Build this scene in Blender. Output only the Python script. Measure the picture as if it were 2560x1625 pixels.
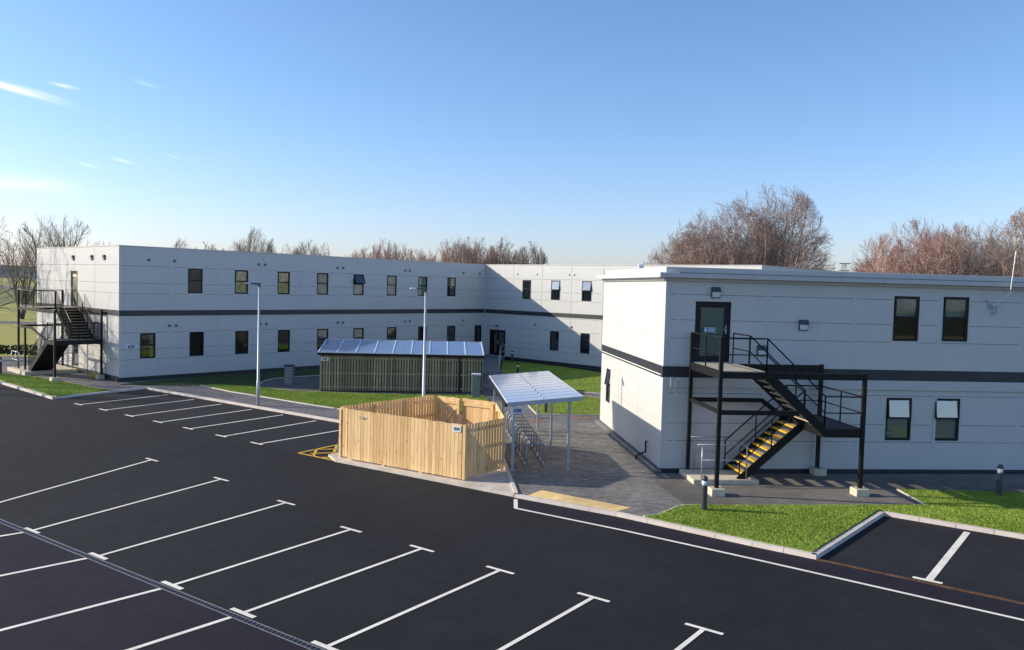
import bpy, math, random
from mathutils import Vector, Matrix
import numpy as np
random.seed(7)
for o in list(bpy.data.objects): bpy.data.objects.remove(o)
SC = bpy.context.scene
COL = SC.collection

# ------------------------------------------------------------------ camera
F_PX, PITCH, ROLL, CAM_H = 2018.04, 0.048469, 0.026493, 6.25
cp, sp, cr, sr = math.cos(PITCH), math.sin(PITCH), math.cos(ROLL), math.sin(ROLL)
_r0, _u0 = Vector((1, 0, 0)), Vector((0, sp, cp))
FWD = Vector((0, cp, -sp)); RIGHT = _r0*cr+_u0*sr; UP = -_r0*sr+_u0*cr
cd = bpy.data.cameras.new('camera'); cam = bpy.data.objects.new('camera', cd); COL.objects.link(cam)
cd.sensor_width = 36; cd.lens = F_PX/2560*36; cd.clip_start = .1; cd.clip_end = 9000
M = Matrix((RIGHT, UP, -FWD)).transposed().to_4x4(); M.translation = Vector((0, 0, CAM_H)); cam.matrix_world = M
SC.camera = cam

# ------------------------------------------------------------------ sky and sun
SUN_EL = math.radians(22.7)
SUN_AZ = (-0.9953, 0.0968)            # horizontal direction towards the sun
w = bpy.data.worlds.new('World'); SC.world = w; w.use_nodes = True
nt = w.node_tree; nt.nodes.clear()
sky = nt.nodes.new('ShaderNodeTexSky'); sky.sky_type = 'NISHITA'; sky.sun_disc = False
sky.sun_elevation = SUN_EL; sky.sun_rotation = math.atan2(SUN_AZ[0], SUN_AZ[1])
sky.altitude = 50; sky.air_density = 1.0; sky.dust_density = 0.7; sky.ozone_density = 2.5
bg = nt.nodes.new('ShaderNodeBackground'); bg.inputs[1].default_value = 0.15
wo = nt.nodes.new('ShaderNodeOutputWorld')
tint = nt.nodes.new('ShaderNodeMix'); tint.data_type = 'RGBA'; tint.blend_type = 'MULTIPLY'; tint.inputs[0].default_value = 1
tint.inputs[7].default_value = (.86, 1.0, 1.16, 1)
nt.links.new(sky.outputs[0], tint.inputs[6])
# paler, slightly lilac air towards the horizon
tcs = nt.nodes.new('ShaderNodeTexCoord'); sx = nt.nodes.new('ShaderNodeSeparateXYZ'); nt.links.new(tcs.outputs['Generated'], sx.inputs[0])
hr = nt.nodes.new('ShaderNodeMapRange'); hr.inputs[1].default_value = 0; hr.inputs[2].default_value = .22; hr.inputs[3].default_value = 1; hr.inputs[4].default_value = 0; nt.links.new(sx.outputs[2], hr.inputs[0])
tm = nt.nodes.new('ShaderNodeMix'); tm.data_type = 'RGBA'; nt.links.new(hr.outputs[0], tm.inputs[0]); tm.inputs[6].default_value = (.87, 1.01, 1.20, 1); tm.inputs[7].default_value = (.98, .96, 1.24, 1)
nt.links.new(tm.outputs[2], tint.inputs[7])
# a few thin wisps of cloud low in the west
def wisp(prev, px, py, a, b, rot, amt):
    d = (FWD+RIGHT*((px-1280)/F_PX)-UP*((py-812.5)/F_PX)).normalized()
    ax = d.cross(Vector((0, 0, 1))).normalized(); ay = ax.cross(d)
    ax, ay = ax*math.cos(rot)+ay*math.sin(rot), ay*math.cos(rot)-ax*math.sin(rot)
    tc = nt.nodes.new('ShaderNodeTexCoord'); terms = []
    nz = nt.nodes.new('ShaderNodeTexNoise'); nz.inputs['Scale'].default_value = 22; nz.inputs['Detail'].default_value = 5; nt.links.new(tc.outputs['Generated'], nz.inputs['Vector'])
    for v, s in ((ax, a), (ay, b)):
        dp = nt.nodes.new('ShaderNodeVectorMath'); dp.operation = 'DOT_PRODUCT'; nt.links.new(tc.outputs['Generated'], dp.inputs[0]); dp.inputs[1].default_value = v/s
        q = nt.nodes.new('ShaderNodeMath'); q.operation = 'POWER'; q.inputs[1].default_value = 2
        o_ = nt.nodes.new('ShaderNodeMath'); o_.operation = 'ABSOLUTE'; nt.links.new(dp.outputs['Value'], o_.inputs[0]); nt.links.new(o_.outputs[0], q.inputs[0]); terms.append(q)
    sm = nt.nodes.new('ShaderNodeMath'); sm.operation = 'ADD'; nt.links.new(terms[0].outputs[0], sm.inputs[0]); nt.links.new(terms[1].outputs[0], sm.inputs[1])
    dv = nt.nodes.new('ShaderNodeVectorMath'); dv.operation = 'DOT_PRODUCT'; nt.links.new(tc.outputs['Generated'], dv.inputs[0]); dv.inputs[1].default_value = d
    gt_ = nt.nodes.new('ShaderNodeMath'); gt_.operation = 'GREATER_THAN'; gt_.inputs[1].default_value = .5; nt.links.new(dv.outputs['Value'], gt_.inputs[0])
    ex = nt.nodes.new('ShaderNodeMath'); ex.operation = 'MULTIPLY'; ex.inputs[1].default_value = -1; nt.links.new(sm.outputs[0], ex.inputs[0])
    e2 = nt.nodes.new('ShaderNodeMath'); e2.operation = 'EXPONENT'; nt.links.new(ex.outputs[0], e2.inputs[0])
    m1 = nt.nodes.new('ShaderNodeMath'); m1.operation = 'MULTIPLY'; nt.links.new(e2.outputs[0], m1.inputs[0]); nt.links.new(gt_.outputs[0], m1.inputs[1])
    m2 = nt.nodes.new('ShaderNodeMath'); m2.operation = 'MULTIPLY'; nt.links.new(m1.outputs[0], m2.inputs[0]); nt.links.new(nz.outputs['Fac'], m2.inputs[1])
    m3 = nt.nodes.new('ShaderNodeMath'); m3.operation = 'MULTIPLY'; m3.use_clamp = True; m3.inputs[1].default_value = amt; nt.links.new(m2.outputs[0], m3.inputs[0])
    mx = nt.nodes.new('ShaderNodeMix'); mx.data_type = 'RGBA'; nt.links.new(m3.outputs[0], mx.inputs[0]); nt.links.new(prev, mx.inputs[6]); mx.inputs[7].default_value = (8.0, 8.0, 8.2, 1)
    return mx.outputs[2]
cl = tint.outputs[2]
for w_ in ((25, 219, .033, .0026, -.20, 1.7), (100, 232, .02, .002, -.2, .6), (158, 214, .011, .0016, -.10, .8), (365, 210, .011, .0016, -.15, .30), (222, 413, .010, .0014, -.2, .4), (308, 402, .009, .0014, -.15, .65), (435, 392, .008, .0012, -.2, .25), (565, 384, .008, .0012, -.2, .2), (20, 455, .05, .008, -.03, .8)):
    cl = wisp(cl, *w_)
nt.links.new(cl, bg.inputs[0]); nt.links.new(bg.outputs[0], wo.inputs[0])
sl = bpy.data.lights.new('sun', 'SUN'); sl.energy = 5.0; sl.angle = math.radians(.5); sl.color = (1, .90, .73)
so = bpy.data.objects.new('sun', sl); COL.objects.link(so)
so.rotation_euler = Vector((-SUN_AZ[0]*math.cos(SUN_EL), -SUN_AZ[1]*math.cos(SUN_EL), -math.sin(SUN_EL))).to_track_quat('-Z', 'Y').to_euler()
SC.view_settings.view_transform = 'Standard'; SC.view_settings.look = 'None'
SC.view_settings.exposure = 0.2; SC.view_settings.gamma = 1

# ------------------------------------------------------------------ helpers
def gpt(x, y, z=0.0):
    """point of the horizontal plane z seen at photo pixel x,y (2560 wide)"""
    d = FWD+RIGHT*((x-1280)/F_PX)-UP*((y-812.5)/F_PX)
    t = (z-CAM_H)/d.z
    return (d.x*t, d.y*t, z)
def g2(x, y, z=0.0):
    p = gpt(x, y, z); return (p[0], p[1])

OFF = {}
class MB:
    def __init__(s): s.v = []; s.f = []; s.mi = {}; s.extra = []
    def merge(s, o, mat):
        n = len(s.v); s.v += o.v; i = len(s.extra)+1; s.extra.append(mat)
        for f in o.f: s.mi[len(s.f)] = i; s.f.append(tuple(n+k for k in f))
        return s
    def quad(s, a, b, c, d):
        n = len(s.v); s.v += [tuple(a), tuple(b), tuple(c), tuple(d)]; s.f.append((n, n+1, n+2, n+3))
    def hexa(s, p):   # 8 points: bottom 4 ccw, top 4
        n = len(s.v); s.v += [tuple(q) for q in p]
        for f in ((0, 3, 2, 1), (4, 5, 6, 7), (0, 1, 5, 4), (1, 2, 6, 5), (2, 3, 7, 6), (3, 0, 4, 7)):
            s.f.append(tuple(n+i for i in f))
        return s
    def box(s, x0, x1, y0, y1, z0, z1):
        return s.hexa([(x0, y0, z0), (x1, y0, z0), (x1, y1, z0), (x0, y1, z0), (x0, y0, z1), (x1, y0, z1), (x1, y1, z1), (x0, y1, z1)])
    def fbox(s, fr, a0, a1, o0, o1, z0, z1):
        return s.hexa([fr(a0, o1, z0), fr(a1, o1, z0), fr(a1, o0, z0), fr(a0, o0, z0), fr(a0, o1, z1), fr(a1, o1, z1), fr(a1, o0, z1), fr(a0, o0, z1)])
    def bar(s, p, q, w, h=None, up=(0, 0, 1)):
        """rectangular bar from p to q, width w, height h"""
        h = h or w; p = Vector(p); q = Vector(q); d = (q-p).normalized(); u = Vector(up)
        if abs(d.dot(u)) > .98: u = Vector((0, 1, 0))
        sd = d.cross(u).normalized()*w/2; uu = sd.cross(d).normalized()*h/2
        return s.hexa([p-sd-uu, p+sd-uu, q+sd-uu, q-sd-uu, p-sd+uu, p+sd+uu, q+sd+uu, q-sd+uu])
    def prism(s, poly, z0, z1):
        n = len(s.v); k = len(poly)
        area = sum(poly[i][0]*poly[(i+1) % k][1]-poly[(i+1) % k][0]*poly[i][1] for i in range(k))
        if area < 0: poly = poly[::-1]
        s.v += [(x, y, z0) for x, y in poly]+[(x, y, z1) for x, y in poly]
        s.f.append(tuple(range(n+k, n+2*k))); s.f.append(tuple(range(n+k-1, n-1, -1)))
        for i in range(k): s.f.append((n+i, n+(i+1) % k, n+k+(i+1) % k, n+k+i))
        return s
    def sheet(s, poly, z):
        k = len(poly)
        area = sum(poly[i][0]*poly[(i+1) % k][1]-poly[(i+1) % k][0]*poly[i][1] for i in range(k))
        if area < 0: poly = poly[::-1]
        n = len(s.v); s.v += [(x, y, z) for x, y in poly]; s.f.append(tuple(range(n, n+k))); return s
    def tube(s, pts, rad, n=8, cap=True):
        pts = [Vector(p) for p in pts]; m = len(pts)
        rads = rad if isinstance(rad, (list, tuple)) else [rad]*m
        base = len(s.v); side = None
        for i, p in enumerate(pts):
            d = (pts[min(i+1, m-1)]-pts[max(i-1, 0)]).normalized()
            if side is None:
                ref = Vector((0, 0, 1)) if abs(d.z) < .9 else Vector((1, 0, 0)); side = d.cross(ref).normalized()
            side = (side-d*side.dot(d)).normalized(); u = d.cross(side)
            for j in range(n):
                a = 2*math.pi*j/n; q = p+(side*math.cos(a)+u*math.sin(a))*rads[i]; s.v.append((q.x, q.y, q.z))
        for i in range(m-1):
            for j in range(n):
                a = base+i*n+j; b = base+i*n+(j+1) % n; s.f.append((a, b, b+n, a+n))
        if cap and n > 2:
            s.f.append(tuple(base+j for j in range(n))[::-1]); s.f.append(tuple(base+(m-1)*n+j for j in range(n)))
        return s
    def lathe(s, c, prof, n=16):
        base = len(s.v)
        for r, z in prof:
            for j in range(n):
                a = 2*math.pi*j/n; s.v.append((c[0]+r*math.cos(a), c[1]+r*math.sin(a), c[2]+z))
        for i in range(len(prof)-1):
            for j in range(n):
                a = base+i*n+j; b = base+i*n+(j+1) % n; s.f.append((a, b, b+n, a+n))
        s.f.append(tuple(base+j for j in range(n))[::-1]); s.f.append(tuple(base+(len(prof)-1)*n+j for j in range(n)))
        return s
    def build(s, name, mat, parent=None, loc=None, smooth=False, label=None, cat=None, group=None, kind=None, bevel=0):
        off = OFF[parent.name] if parent else Vector(loc or (0, 0, 0))
        me = bpy.data.meshes.new(name)
        me.from_pydata([(x-off.x, y-off.y, z-off.z) for x, y, z in s.v], [], s.f); me.update()
        me.materials.append(mat)
        for e in s.extra: me.materials.append(e)
        for k_, i_ in s.mi.items(): me.polygons[k_].material_index = i_
        if smooth:
            for p in me.polygons: p.use_smooth = True
        o = bpy.data.objects.new(name, me); COL.objects.link(o)
        if parent: o.parent = parent
        else: o.location = off
        OFF[o.name] = off
        if bevel:
            b = o.modifiers.new('bevel', 'BEVEL'); b.width = bevel; b.segments = 1; b.limit_method = 'ANGLE'
        tag(o, label, cat, group, kind)
        return o
def tag(o, label=None, cat=None, group=None, kind=None):
    if label: o['label'] = label
    if cat: o['category'] = cat
    if group: o['group'] = group
    if kind: o['kind'] = kind
    return o
def thing(name, loc, label, cat, group=None):
    o = bpy.data.objects.new(name, None); COL.objects.link(o); o.location = loc; o.empty_display_size = .2
    OFF[o.name] = Vector(loc); return tag(o, label, cat, group)
def dup(root, dloc, label=None, rz=None):
    r = root.copy(); COL.objects.link(r); r.location = dloc
    if rz is not None: r.rotation_euler.z = rz
    if label: r['label'] = label
    OFF[r.name] = Vector(dloc)
    def rec(src, dst):
        for ch in list(src.children):
            c = ch.copy(); COL.objects.link(c); c.parent = dst; OFF[c.name] = Vector(dloc); rec(ch, c)
    rec(root, r); return r
class Frame:
    def __init__(s, P, d, n): s.P = Vector((P[0], P[1], 0)); s.d = Vector((d[0], d[1], 0)); s.n = Vector((n[0], n[1], 0))
    def __call__(s, a, o, z): q = s.P+s.d*a+s.n*o; return (q.x, q.y, z)

# ------------------------------------------------------------------ materials
def lin(c):
    return tuple(((v/255)/12.92 if v/255 <= .04045 else ((v/255+.055)/1.055)**2.4) for v in c)+(1,)
def newmat(name):
    m = bpy.data.materials.new(name); m.use_nodes = True; return m, m.node_tree, m.node_tree.nodes['Principled BSDF']
def N(nt, t, **k):
    n = nt.nodes.new(t)
    for a, b in k.items():
        if a in n.inputs.keys(): n.inputs[a].default_value = b
        else: setattr(n, a, b)
    return n
def coords(nt, scale=(1, 1, 1), rot=(0, 0, 0), kind='Object'):
    tc = nt.nodes.new('ShaderNodeTexCoord'); mp = nt.nodes.new('ShaderNodeMapping')
    mp.inputs['Scale'].default_value = scale; mp.inputs['Rotation'].default_value = rot
    nt.links.new(tc.outputs[kind], mp.inputs[0]); return mp.outputs[0]
def ramp(nt, fac, stops):
    r = nt.nodes.new('ShaderNodeValToRGB'); e = r.color_ramp.elements
    while len(e) < len(stops): e.new(.5)
    for el, (p, c) in zip(e, stops): el.position = p; el.color = c if len(c) == 4 else tuple(c)+(1,)
    nt.links.new(fac, r.inputs[0]); return r.outputs[0]
def mixc(nt, fac, a, b, mode='MIX'):
    m = nt.nodes.new('ShaderNodeMix'); m.data_type = 'RGBA'; m.blend_type = mode
    for i, v in ((0, fac), (6, a), (7, b)):
        if hasattr(v, 'is_linked'): nt.links.new(v, m.inputs[i])
        else: m.inputs[i].default_value = v if i == 0 or len(v) == 4 else tuple(v)+(1,)
    return m.outputs[2]
def noise_out(nt, vec, scale, detail=4, rough=.55):
    n = N(nt, 'ShaderNodeTexNoise'); n.inputs['Scale'].default_value = scale; n.inputs['Detail'].default_value = detail
    n.inputs['Roughness'].default_value = rough; nt.links.new(vec, n.inputs['Vector']); return n.outputs['Fac']
def bump(nt, bs, h, strength=.3, dist=.01):
    b = nt.nodes.new('ShaderNodeBump'); b.inputs['Strength'].default_value = strength; b.inputs['Distance'].default_value = dist
    nt.links.new(h, b.inputs['Height']); nt.links.new(b.outputs[0], bs.inputs['Normal'])
def flat(name, c, rough=.6, metal=0, var=.12, scale=3, spec=.5, bmp=0):
    m, nt, bs = newmat(name); v = coords(nt)
    f = noise_out(nt, v, scale, 5)
    c = c[:3]
    nt.links.new(ramp(nt, f, [(.3, [x*(1-var) for x in c]), (.7, [min(1, x*(1+var)) for x in c])]), bs.inputs['Base Color'])
    bs.inputs['Roughness'].default_value = rough; bs.inputs['Metallic'].default_value = metal
    bs.inputs['Specular IOR Level'].default_value = spec
    if bmp: bump(nt, bs, noise_out(nt, v, scale*15, 3), bmp, .004)
    return m
MT = {}
def cladding(name, c):
    m, nt, bs = newmat(name); v = coords(nt)
    big = noise_out(nt, coords(nt, (.35, .35, 1.2)), 1.2, 4)
    streak = noise_out(nt, coords(nt, (3.5, 3.5, .12)), 2.2, 4)
    c1 = ramp(nt, big, [(.3, [x*.97 for x in c]), (.7, [x*1.02 for x in c])])
    c2 = ramp(nt, streak, [(.30, (.955, .955, .95)), (.55, (1, 1, 1))])
    nt.links.new(mixc(nt, 1.0, c1, c2, 'MULTIPLY'), bs.inputs['Base Color'])
    bs.inputs['Roughness'].default_value = .42; bs.inputs['Specular IOR Level'].default_value = .45
    bump(nt, bs, noise_out(nt, v, .9, 2), .15, .02)
    return m
MT['clad'] = cladding('cladding', (.60, .588, .565))
MT['joint'] = flat('joint', (.17, .18, .19), .7)
MT['seam'] = flat('seam', (.50, .49, .47), .5, var=.03)
MT['band'] = flat('band', (.030, .032, .038), .45, var=.2)
MT['trim_r'] = flat('trim_painted', (.55, .54, .52), .5, var=.03)
MT['trim'] = flat('trim', (.62, .61, .585), .4, var=.03)
MT['frame'] = flat('window_frame', (.010, .011, .016), .45, spec=.3)
MT['roof'] = flat('roof_membrane', (.45, .45, .44), .8, var=.2, scale=1)
MT['black'] = flat('black_steel', (.007, .0072, .008), .5, var=.3, scale=6, spec=.3)
MT['steel'] = flat('galvanised_steel', (.40, .42, .45), .45, .5, var=.2, scale=14)
MT['palegal'] = flat('pale_galvanised', (.46, .49, .54), .5, .35, var=.12, scale=9)
MT['concrete'] = flat('concrete', (.60, .52, .39), .9, var=.2, scale=5, bmp=.4)
MT['concrete2'] = flat('concrete_slab', (.56, .49, .41), .9, var=.22, scale=1.4, bmp=.3)
MT['yellow'] = flat('yellow_nosing', (.75, .42, .02), .6)
MT['drain_iron'] = flat('drain_iron', (.15, .15, .165), .55, .4, var=.2)
MT['plastic_white'] = flat('white_plastic', (.72, .74, .76), .4)
MT['vent'] = flat('vent', (.13, .14, .16), .6)
MT['signboard'] = flat('sign_board', (.66, .72, .78), .4, var=.03)
MT['ink'] = flat('ink', (.012, .02, .06), .5, var=.02)
MT['blue'] = flat('sign_blue', (.02, .20, .42), .4, var=.02)
MT['white'] = flat('white_plate', (.85, .80, .70), .7, var=.06)
def paint(name, c):
    m, nt, bs = newmat(name); v = coords(nt)
    wear = noise_out(nt, v, 24, 4, .8); soft = noise_out(nt, v, 1.4, 4, .6)
    top = ramp(nt, soft, [(.3, [x*.80 for x in c]), (.65, c)])
    nt.links.new(mixc(nt, ramp(nt, wear, [(.30, (0, 0, 0)), (.40, (1, 1, 1))]), (.10, .095, .09), top), bs.inputs['Base Color'])
    bs.inputs['Roughness'].default_value = .8; return m
MT['line'] = paint('road_paint_white', (.92, .85, .72)); MT['line_y'] = paint('road_paint_yellow', (.80, .48, .03))
MT['cabinet'] = flat('cabinet_green', (.15, .20, .20), .5)
MT['boll'] = flat('bollard_dark', (.045, .055, .07), .4)
MT['lens'] = flat('frosted_lens', (.75, .78, .80), .25)
MT['bark'] = flat('bark', (.13, .105, .085), .9, var=.35, scale=3)
MT['bark_pale'] = flat('pale_bark', (.42, .36, .26), .9, var=.35, scale=3)
MT['twig'] = flat('twigs', (.31, .22, .185), .9, var=.3, scale=.4)
MT['twig_red'] = flat('reddish_twigs', (.42, .255, .21), .9, var=.35, scale=.35)
MT['twig_grey'] = flat('greyish_twigs', (.36, .30, .25), .9, var=.3, scale=.4)
MT['hedge'] = flat('hedge', (.045, .06, .02), .95, var=.5, scale=2)
MT['redroof'] = flat('red_brown_roof', (.10, .045, .035), .9, var=.3, scale=3)
MT['brickred'] = flat('brick_wall', (.20, .09, .06), .9, var=.3, scale=3)

def asphalt(name, c, var=.12):
    m, nt, bs = newmat(name); v = coords(nt)
    big = noise_out(nt, v, .16, 6, .62); mid = noise_out(nt, v, 1.7, 5, .7); fine = noise_out(nt, v, 38, 3, .8); grit = noise_out(nt, v, 110, 2, .7)
    c1 = ramp(nt, big, [(.28, [x*(1-var*1.6) for x in c]), (.5, c), (.74, [x*(1+var*1.8) for x in c])])
    c2 = ramp(nt, mid, [(.3, (.82, .82, .82)), (.7, (1.22, 1.20, 1.17))])
    c3 = ramp(nt, fine, [(.30, (.50, .50, .50)), (.60, (1.15, 1.15, 1.15)), (.74, (2.3, 2.25, 2.15))])
    nt.links.new(mixc(nt, 1.0, mixc(nt, 1.0, c1, c2, 'MULTIPLY'), c3, 'MULTIPLY'), bs.inputs['Base Color'])
    bs.inputs['Roughness'].default_value = .9; bs.inputs['Specular IOR Level'].default_value = .18
    bump(nt, bs, grit, .4, .008); return m
MT['asphalt'] = asphalt('asphalt', (.0195, .0197, .0228), .16)
MT['asphalt_new'] = asphalt('new_asphalt', (.020, .0178, .027), .12)
MT['asphalt_bay'] = asphalt('bay_asphalt', (.0235, .0235, .028), .14)
MT['footpath'] = asphalt('footpath_asphalt', (.17, .155, .14), .3)
MT['oldroad'] = asphalt('distant_road', (.17, .16, .16), .15)

def blockpave(name, c, rot, mortar=.55, bw=.2, bh=.1, va=(.68, 1.25)):
    m, nt, bs = newmat(name); v = coords(nt, (1, 1, 1), (0, 0, rot))
    b = nt.nodes.new('ShaderNodeTexBrick'); b.offset = .5
    b.inputs['Scale'].default_value = 1; b.inputs['Brick Width'].default_value = bw; b.inputs['Row Height'].default_value = bh
    b.inputs['Mortar Size'].default_value = .012; b.inputs['Mortar Smooth'].default_value = .2; b.inputs['Bias'].default_value = .0
    b.inputs['Color1'].default_value = [x*va[0] for x in c]+[1]; b.inputs['Color2'].default_value = [x*va[1] for x in c]+[1]
    b.inputs['Mortar'].default_value = [x*mortar for x in c]+[1]
    nt.links.new(v, b.inputs['Vector'])
    big = ramp(nt, noise_out(nt, coords(nt), .6, 5, .65), [(.3, (.72, .72, .74)), (.7, (1.28, 1.26, 1.22))])
    nt.links.new(mixc(nt, 1.0, b.outputs[0], big, 'MULTIPLY'), bs.inputs['Base Color'])
    bs.inputs['Roughness'].default_value = .85; bs.inputs['Specular IOR Level'].default_value = .3
    inv = nt.nodes.new('ShaderNodeMath'); inv.operation = 'SUBTRACT'; inv.inputs[0].default_value = 1; nt.links.new(b.outputs['Fac'], inv.inputs[1])
    bump(nt, bs, inv.outputs[0], .6, .01); return m
MT['pave'] = blockpave('block_paving', (.235, .22, .205), -.10, .35)
MT['pave2'] = blockpave('block_paving_far', (.19, .18, .18), .62)
MT['tactile'] = blockpave('tactile_paving', (.78, .55, .24), -.46, .75, .4, .4, (.92, 1.08))
def kerbmat():
    m, nt, bs = newmat('kerb_concrete'); v = coords(nt)
    f = noise_out(nt, v, 1.1, 5, .7)
    nt.links.new(ramp(nt, f, [(.3, (.56, .48, .42)), (.7, (.72, .63, .56))]), bs.inputs['Base Color'])
    bs.inputs['Roughness'].default_value = .88; bump(nt, bs, noise_out(nt, v, 60, 2), .3, .004); return m
MT['kerb'] = kerbmat()
def wood(name, dark, light, grain=1.0):
    m, nt, bs = newmat(name)
    ge = nt.nodes.new('ShaderNodeNewGeometry')
    v = coords(nt, (9, 9, .8)); vv = N(nt, 'ShaderNodeVectorMath', operation='ADD'); nt.links.new(v, vv.inputs[0])
    sc = N(nt, 'ShaderNodeMath', operation='MULTIPLY'); sc.inputs[1].default_value = 37; nt.links.new(ge.outputs['Random Per Island'], sc.inputs[0])
    nt.links.new(sc.outputs[0], vv.inputs[1])
    c1 = ramp(nt, ge.outputs['Random Per Island'], [(0, dark), (1, light)])
    g = ramp(nt, noise_out(nt, vv.outputs[0], 2.2*grain, 5, .6), [(.3, (.80, .76, .70)), (.62, (1.04, 1.03, 1.0))])
    kn = N(nt, 'ShaderNodeTexVoronoi'); kn.inputs['Scale'].default_value = 1
    vk = coords(nt, (5, 5, 2.2)); v2 = N(nt, 'ShaderNodeVectorMath', operation='ADD'); nt.links.new(vk, v2.inputs[0]); nt.links.new(sc.outputs[0], v2.inputs[1]); nt.links.new(v2.outputs[0], kn.inputs['Vector'])
    k = ramp(nt, kn.outputs['Distance'], [(.04, (.45, .36, .28)), (.16, (1, 1, 1))])
    nt.links.new(mixc(nt, 1.0, mixc(nt, 1.0, c1, g, 'MULTIPLY'), k, 'MULTIPLY'), bs.inputs['Base Color'])
    bs.inputs['Roughness'].default_value = .8; bs.inputs['Specular IOR Level'].default_value = .25; return m
MT['pine'] = wood('pine_boards', (.66, .43, .20), (.86, .61, .33))
MT['oldwood'] = wood('weathered_boards', (.27, .23, .14), (.50, .43, .30))
def grassmat(name, a, b, trans=0):
    m, nt, bs = newmat(name); v = coords(nt)
    f = noise_out(nt, v, .55, 6, .7); f2 = noise_out(nt, v, 9, 4, .7)
    c1 = ramp(nt, f, [(.3, a), (.7, b)]); c2 = ramp(nt, f2, [(.3, (.62, .66, .6)), (.7, (1.3, 1.25, 1.2))])
    dull = ramp(nt, noise_out(nt, v, 1.3, 6, .75), [(.56, (0, 0, 0)), (.72, (.55, .55, .55))])
    nt.links.new(mixc(nt, dull, mixc(nt, 1.0, c1, c2, 'MULTIPLY'), [x*.8 for x in (a[0]*1.15, a[1]*.85, a[2])]), bs.inputs['Base Color'])
    bs.inputs['Roughness'].default_value = .8; bs.inputs['Specular IOR Level'].default_value = .2
    bump(nt, bs, noise_out(nt, v, 22, 4, .75), .8, .05); return m
MT['grass'] = grassmat('lawn', (.17, .23, .035), (.27, .34, .06))
MT['blade'] = grassmat('grass_blades', (.23, .34, .05), (.38, .50, .09))
MT['field'] = grassmat('field', (.34, .32, .085), (.46, .42, .12))

def glassmat(name, tint=(.02, .025, .03), refl=.06, rough=.03, trans=.88):
    """window glass: part mirror, part see-through to whatever is behind the pane"""
    m = bpy.data.materials.new(name); m.use_nodes = True; nt = m.node_tree; nt.nodes.clear()
    out = nt.nodes.new('ShaderNodeOutputMaterial'); gl = nt.nodes.new('ShaderNodeBsdfGlossy'); gl.inputs['Roughness'].default_value = rough
    tr = nt.nodes.new('ShaderNodeBsdfTransparent'); tr.inputs[0].default_value = (trans, trans*1.02, trans, 1)
    fr = nt.nodes.new('ShaderNodeFresnel'); fr.inputs[0].default_value = 1.38
    v = coords(nt); n = noise_out(nt, v, 1.3, 2); b = nt.nodes.new('ShaderNodeBump'); b.inputs['Strength'].default_value = .03; nt.links.new(n, b.inputs['Height']); nt.links.new(b.outputs[0], gl.inputs['Normal'])
    ad = nt.nodes.new('ShaderNodeMath'); ad.operation = 'ADD'; ad.use_clamp = True; ad.inputs[1].default_value = refl; nt.links.new(fr.outputs[0], ad.inputs[0])
    mx = nt.nodes.new('ShaderNodeMixShader'); nt.links.new(ad.outputs[0], mx.inputs[0]); nt.links.new(tr.outputs[0], mx.inputs[1]); nt.links.new(gl.outputs[0], mx.inputs[2])
    nt.links.new(mx.outputs[0], out.inputs[0]); return m
MT['glass'] = glassmat('window_glass', refl=.03)
MT['glass_mirror'] = glassmat('coated_glass', refl=.22)
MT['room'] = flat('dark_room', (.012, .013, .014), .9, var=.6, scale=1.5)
MT['board_tan'] = flat('plywood_board', (.95, .62, .33), .9, var=.5, scale=4)
MT['blind_pale'] = flat('pale_blind', (.40, .46, .42), .9, var=.35, scale=1.5)
MT['blind_green'] = flat('frosted_film', (.34, .42, .37), .7, var=.15, scale=1)
MT['curtain'] = flat('curtain', (.50, .45, .30), .9, var=.3, scale=6)
def polycarb(name, col, rough, alpha):
    m, nt, bs = newmat(name); v = coords(nt)
    nt.links.new(ramp(nt, noise_out(nt, v, .5, 4), [(.3, [x*.9 for x in col]), (.7, [x*1.1 for x in col])]), bs.inputs['Base Color'])
    bs.inputs['Roughness'].default_value = rough; bs.inputs['Specular IOR Level'].default_value = .9
    bs.inputs['Transmission Weight'].default_value = 0; bs.inputs['Alpha'].default_value = alpha
    bs.inputs['Coat Weight'].default_value = 1; bs.inputs['Coat Roughness'].default_value = .08; return m
MT['poly_blue'] = polycarb('clear_roof_sheet', (.20, .26, .40), .25, .93)
MT['poly_pale'] = polycarb('pale_roof_sheet', (.40, .43, .52), .35, .97)
def text_mb(txt, fr, a, z, size, o, mat, parent):
    cu = bpy.data.curves.new('lettering', 'FONT'); cu.body = txt; cu.size = size; cu.extrude = .004; cu.align_x = 'CENTER'; cu.align_y = 'CENTER'
    cu.offset = size*.022
    tmp = bpy.data.objects.new('tmp', cu); COL.objects.link(tmp); bpy.context.view_layer.update()
    me = tmp.to_mesh(); mb = MB()
    for v in me.vertices: mb.v.append(fr(a+v.co.x, o+v.co.z, z+v.co.y))
    for p in me.polygons: mb.f.append(tuple(p.vertices))
    tmp.to_mesh_clear(); bpy.data.objects.remove(tmp)
    return mb.build('lettering', mat, parent)
# ------------------------------------------------------------------ ground, roads, kerbs
def structure(mb, name, mat, **k): return mb.build(name, mat, kind='structure', **k)
mb = MB(); mb.sheet([(-2600, -300), (2600, -300), (2600, 4200), (-2600, 4200)], -.04); structure(mb, 'ground', MT['field'])
# raised courtyard (kerb height) and car park level
mb = MB(); mb.sheet([(-75, -70), (60, -70), (60, 60), (-30, 60), (-75, 60)], 0.0); structure(mb, 'car_park', MT['asphalt'])

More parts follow.
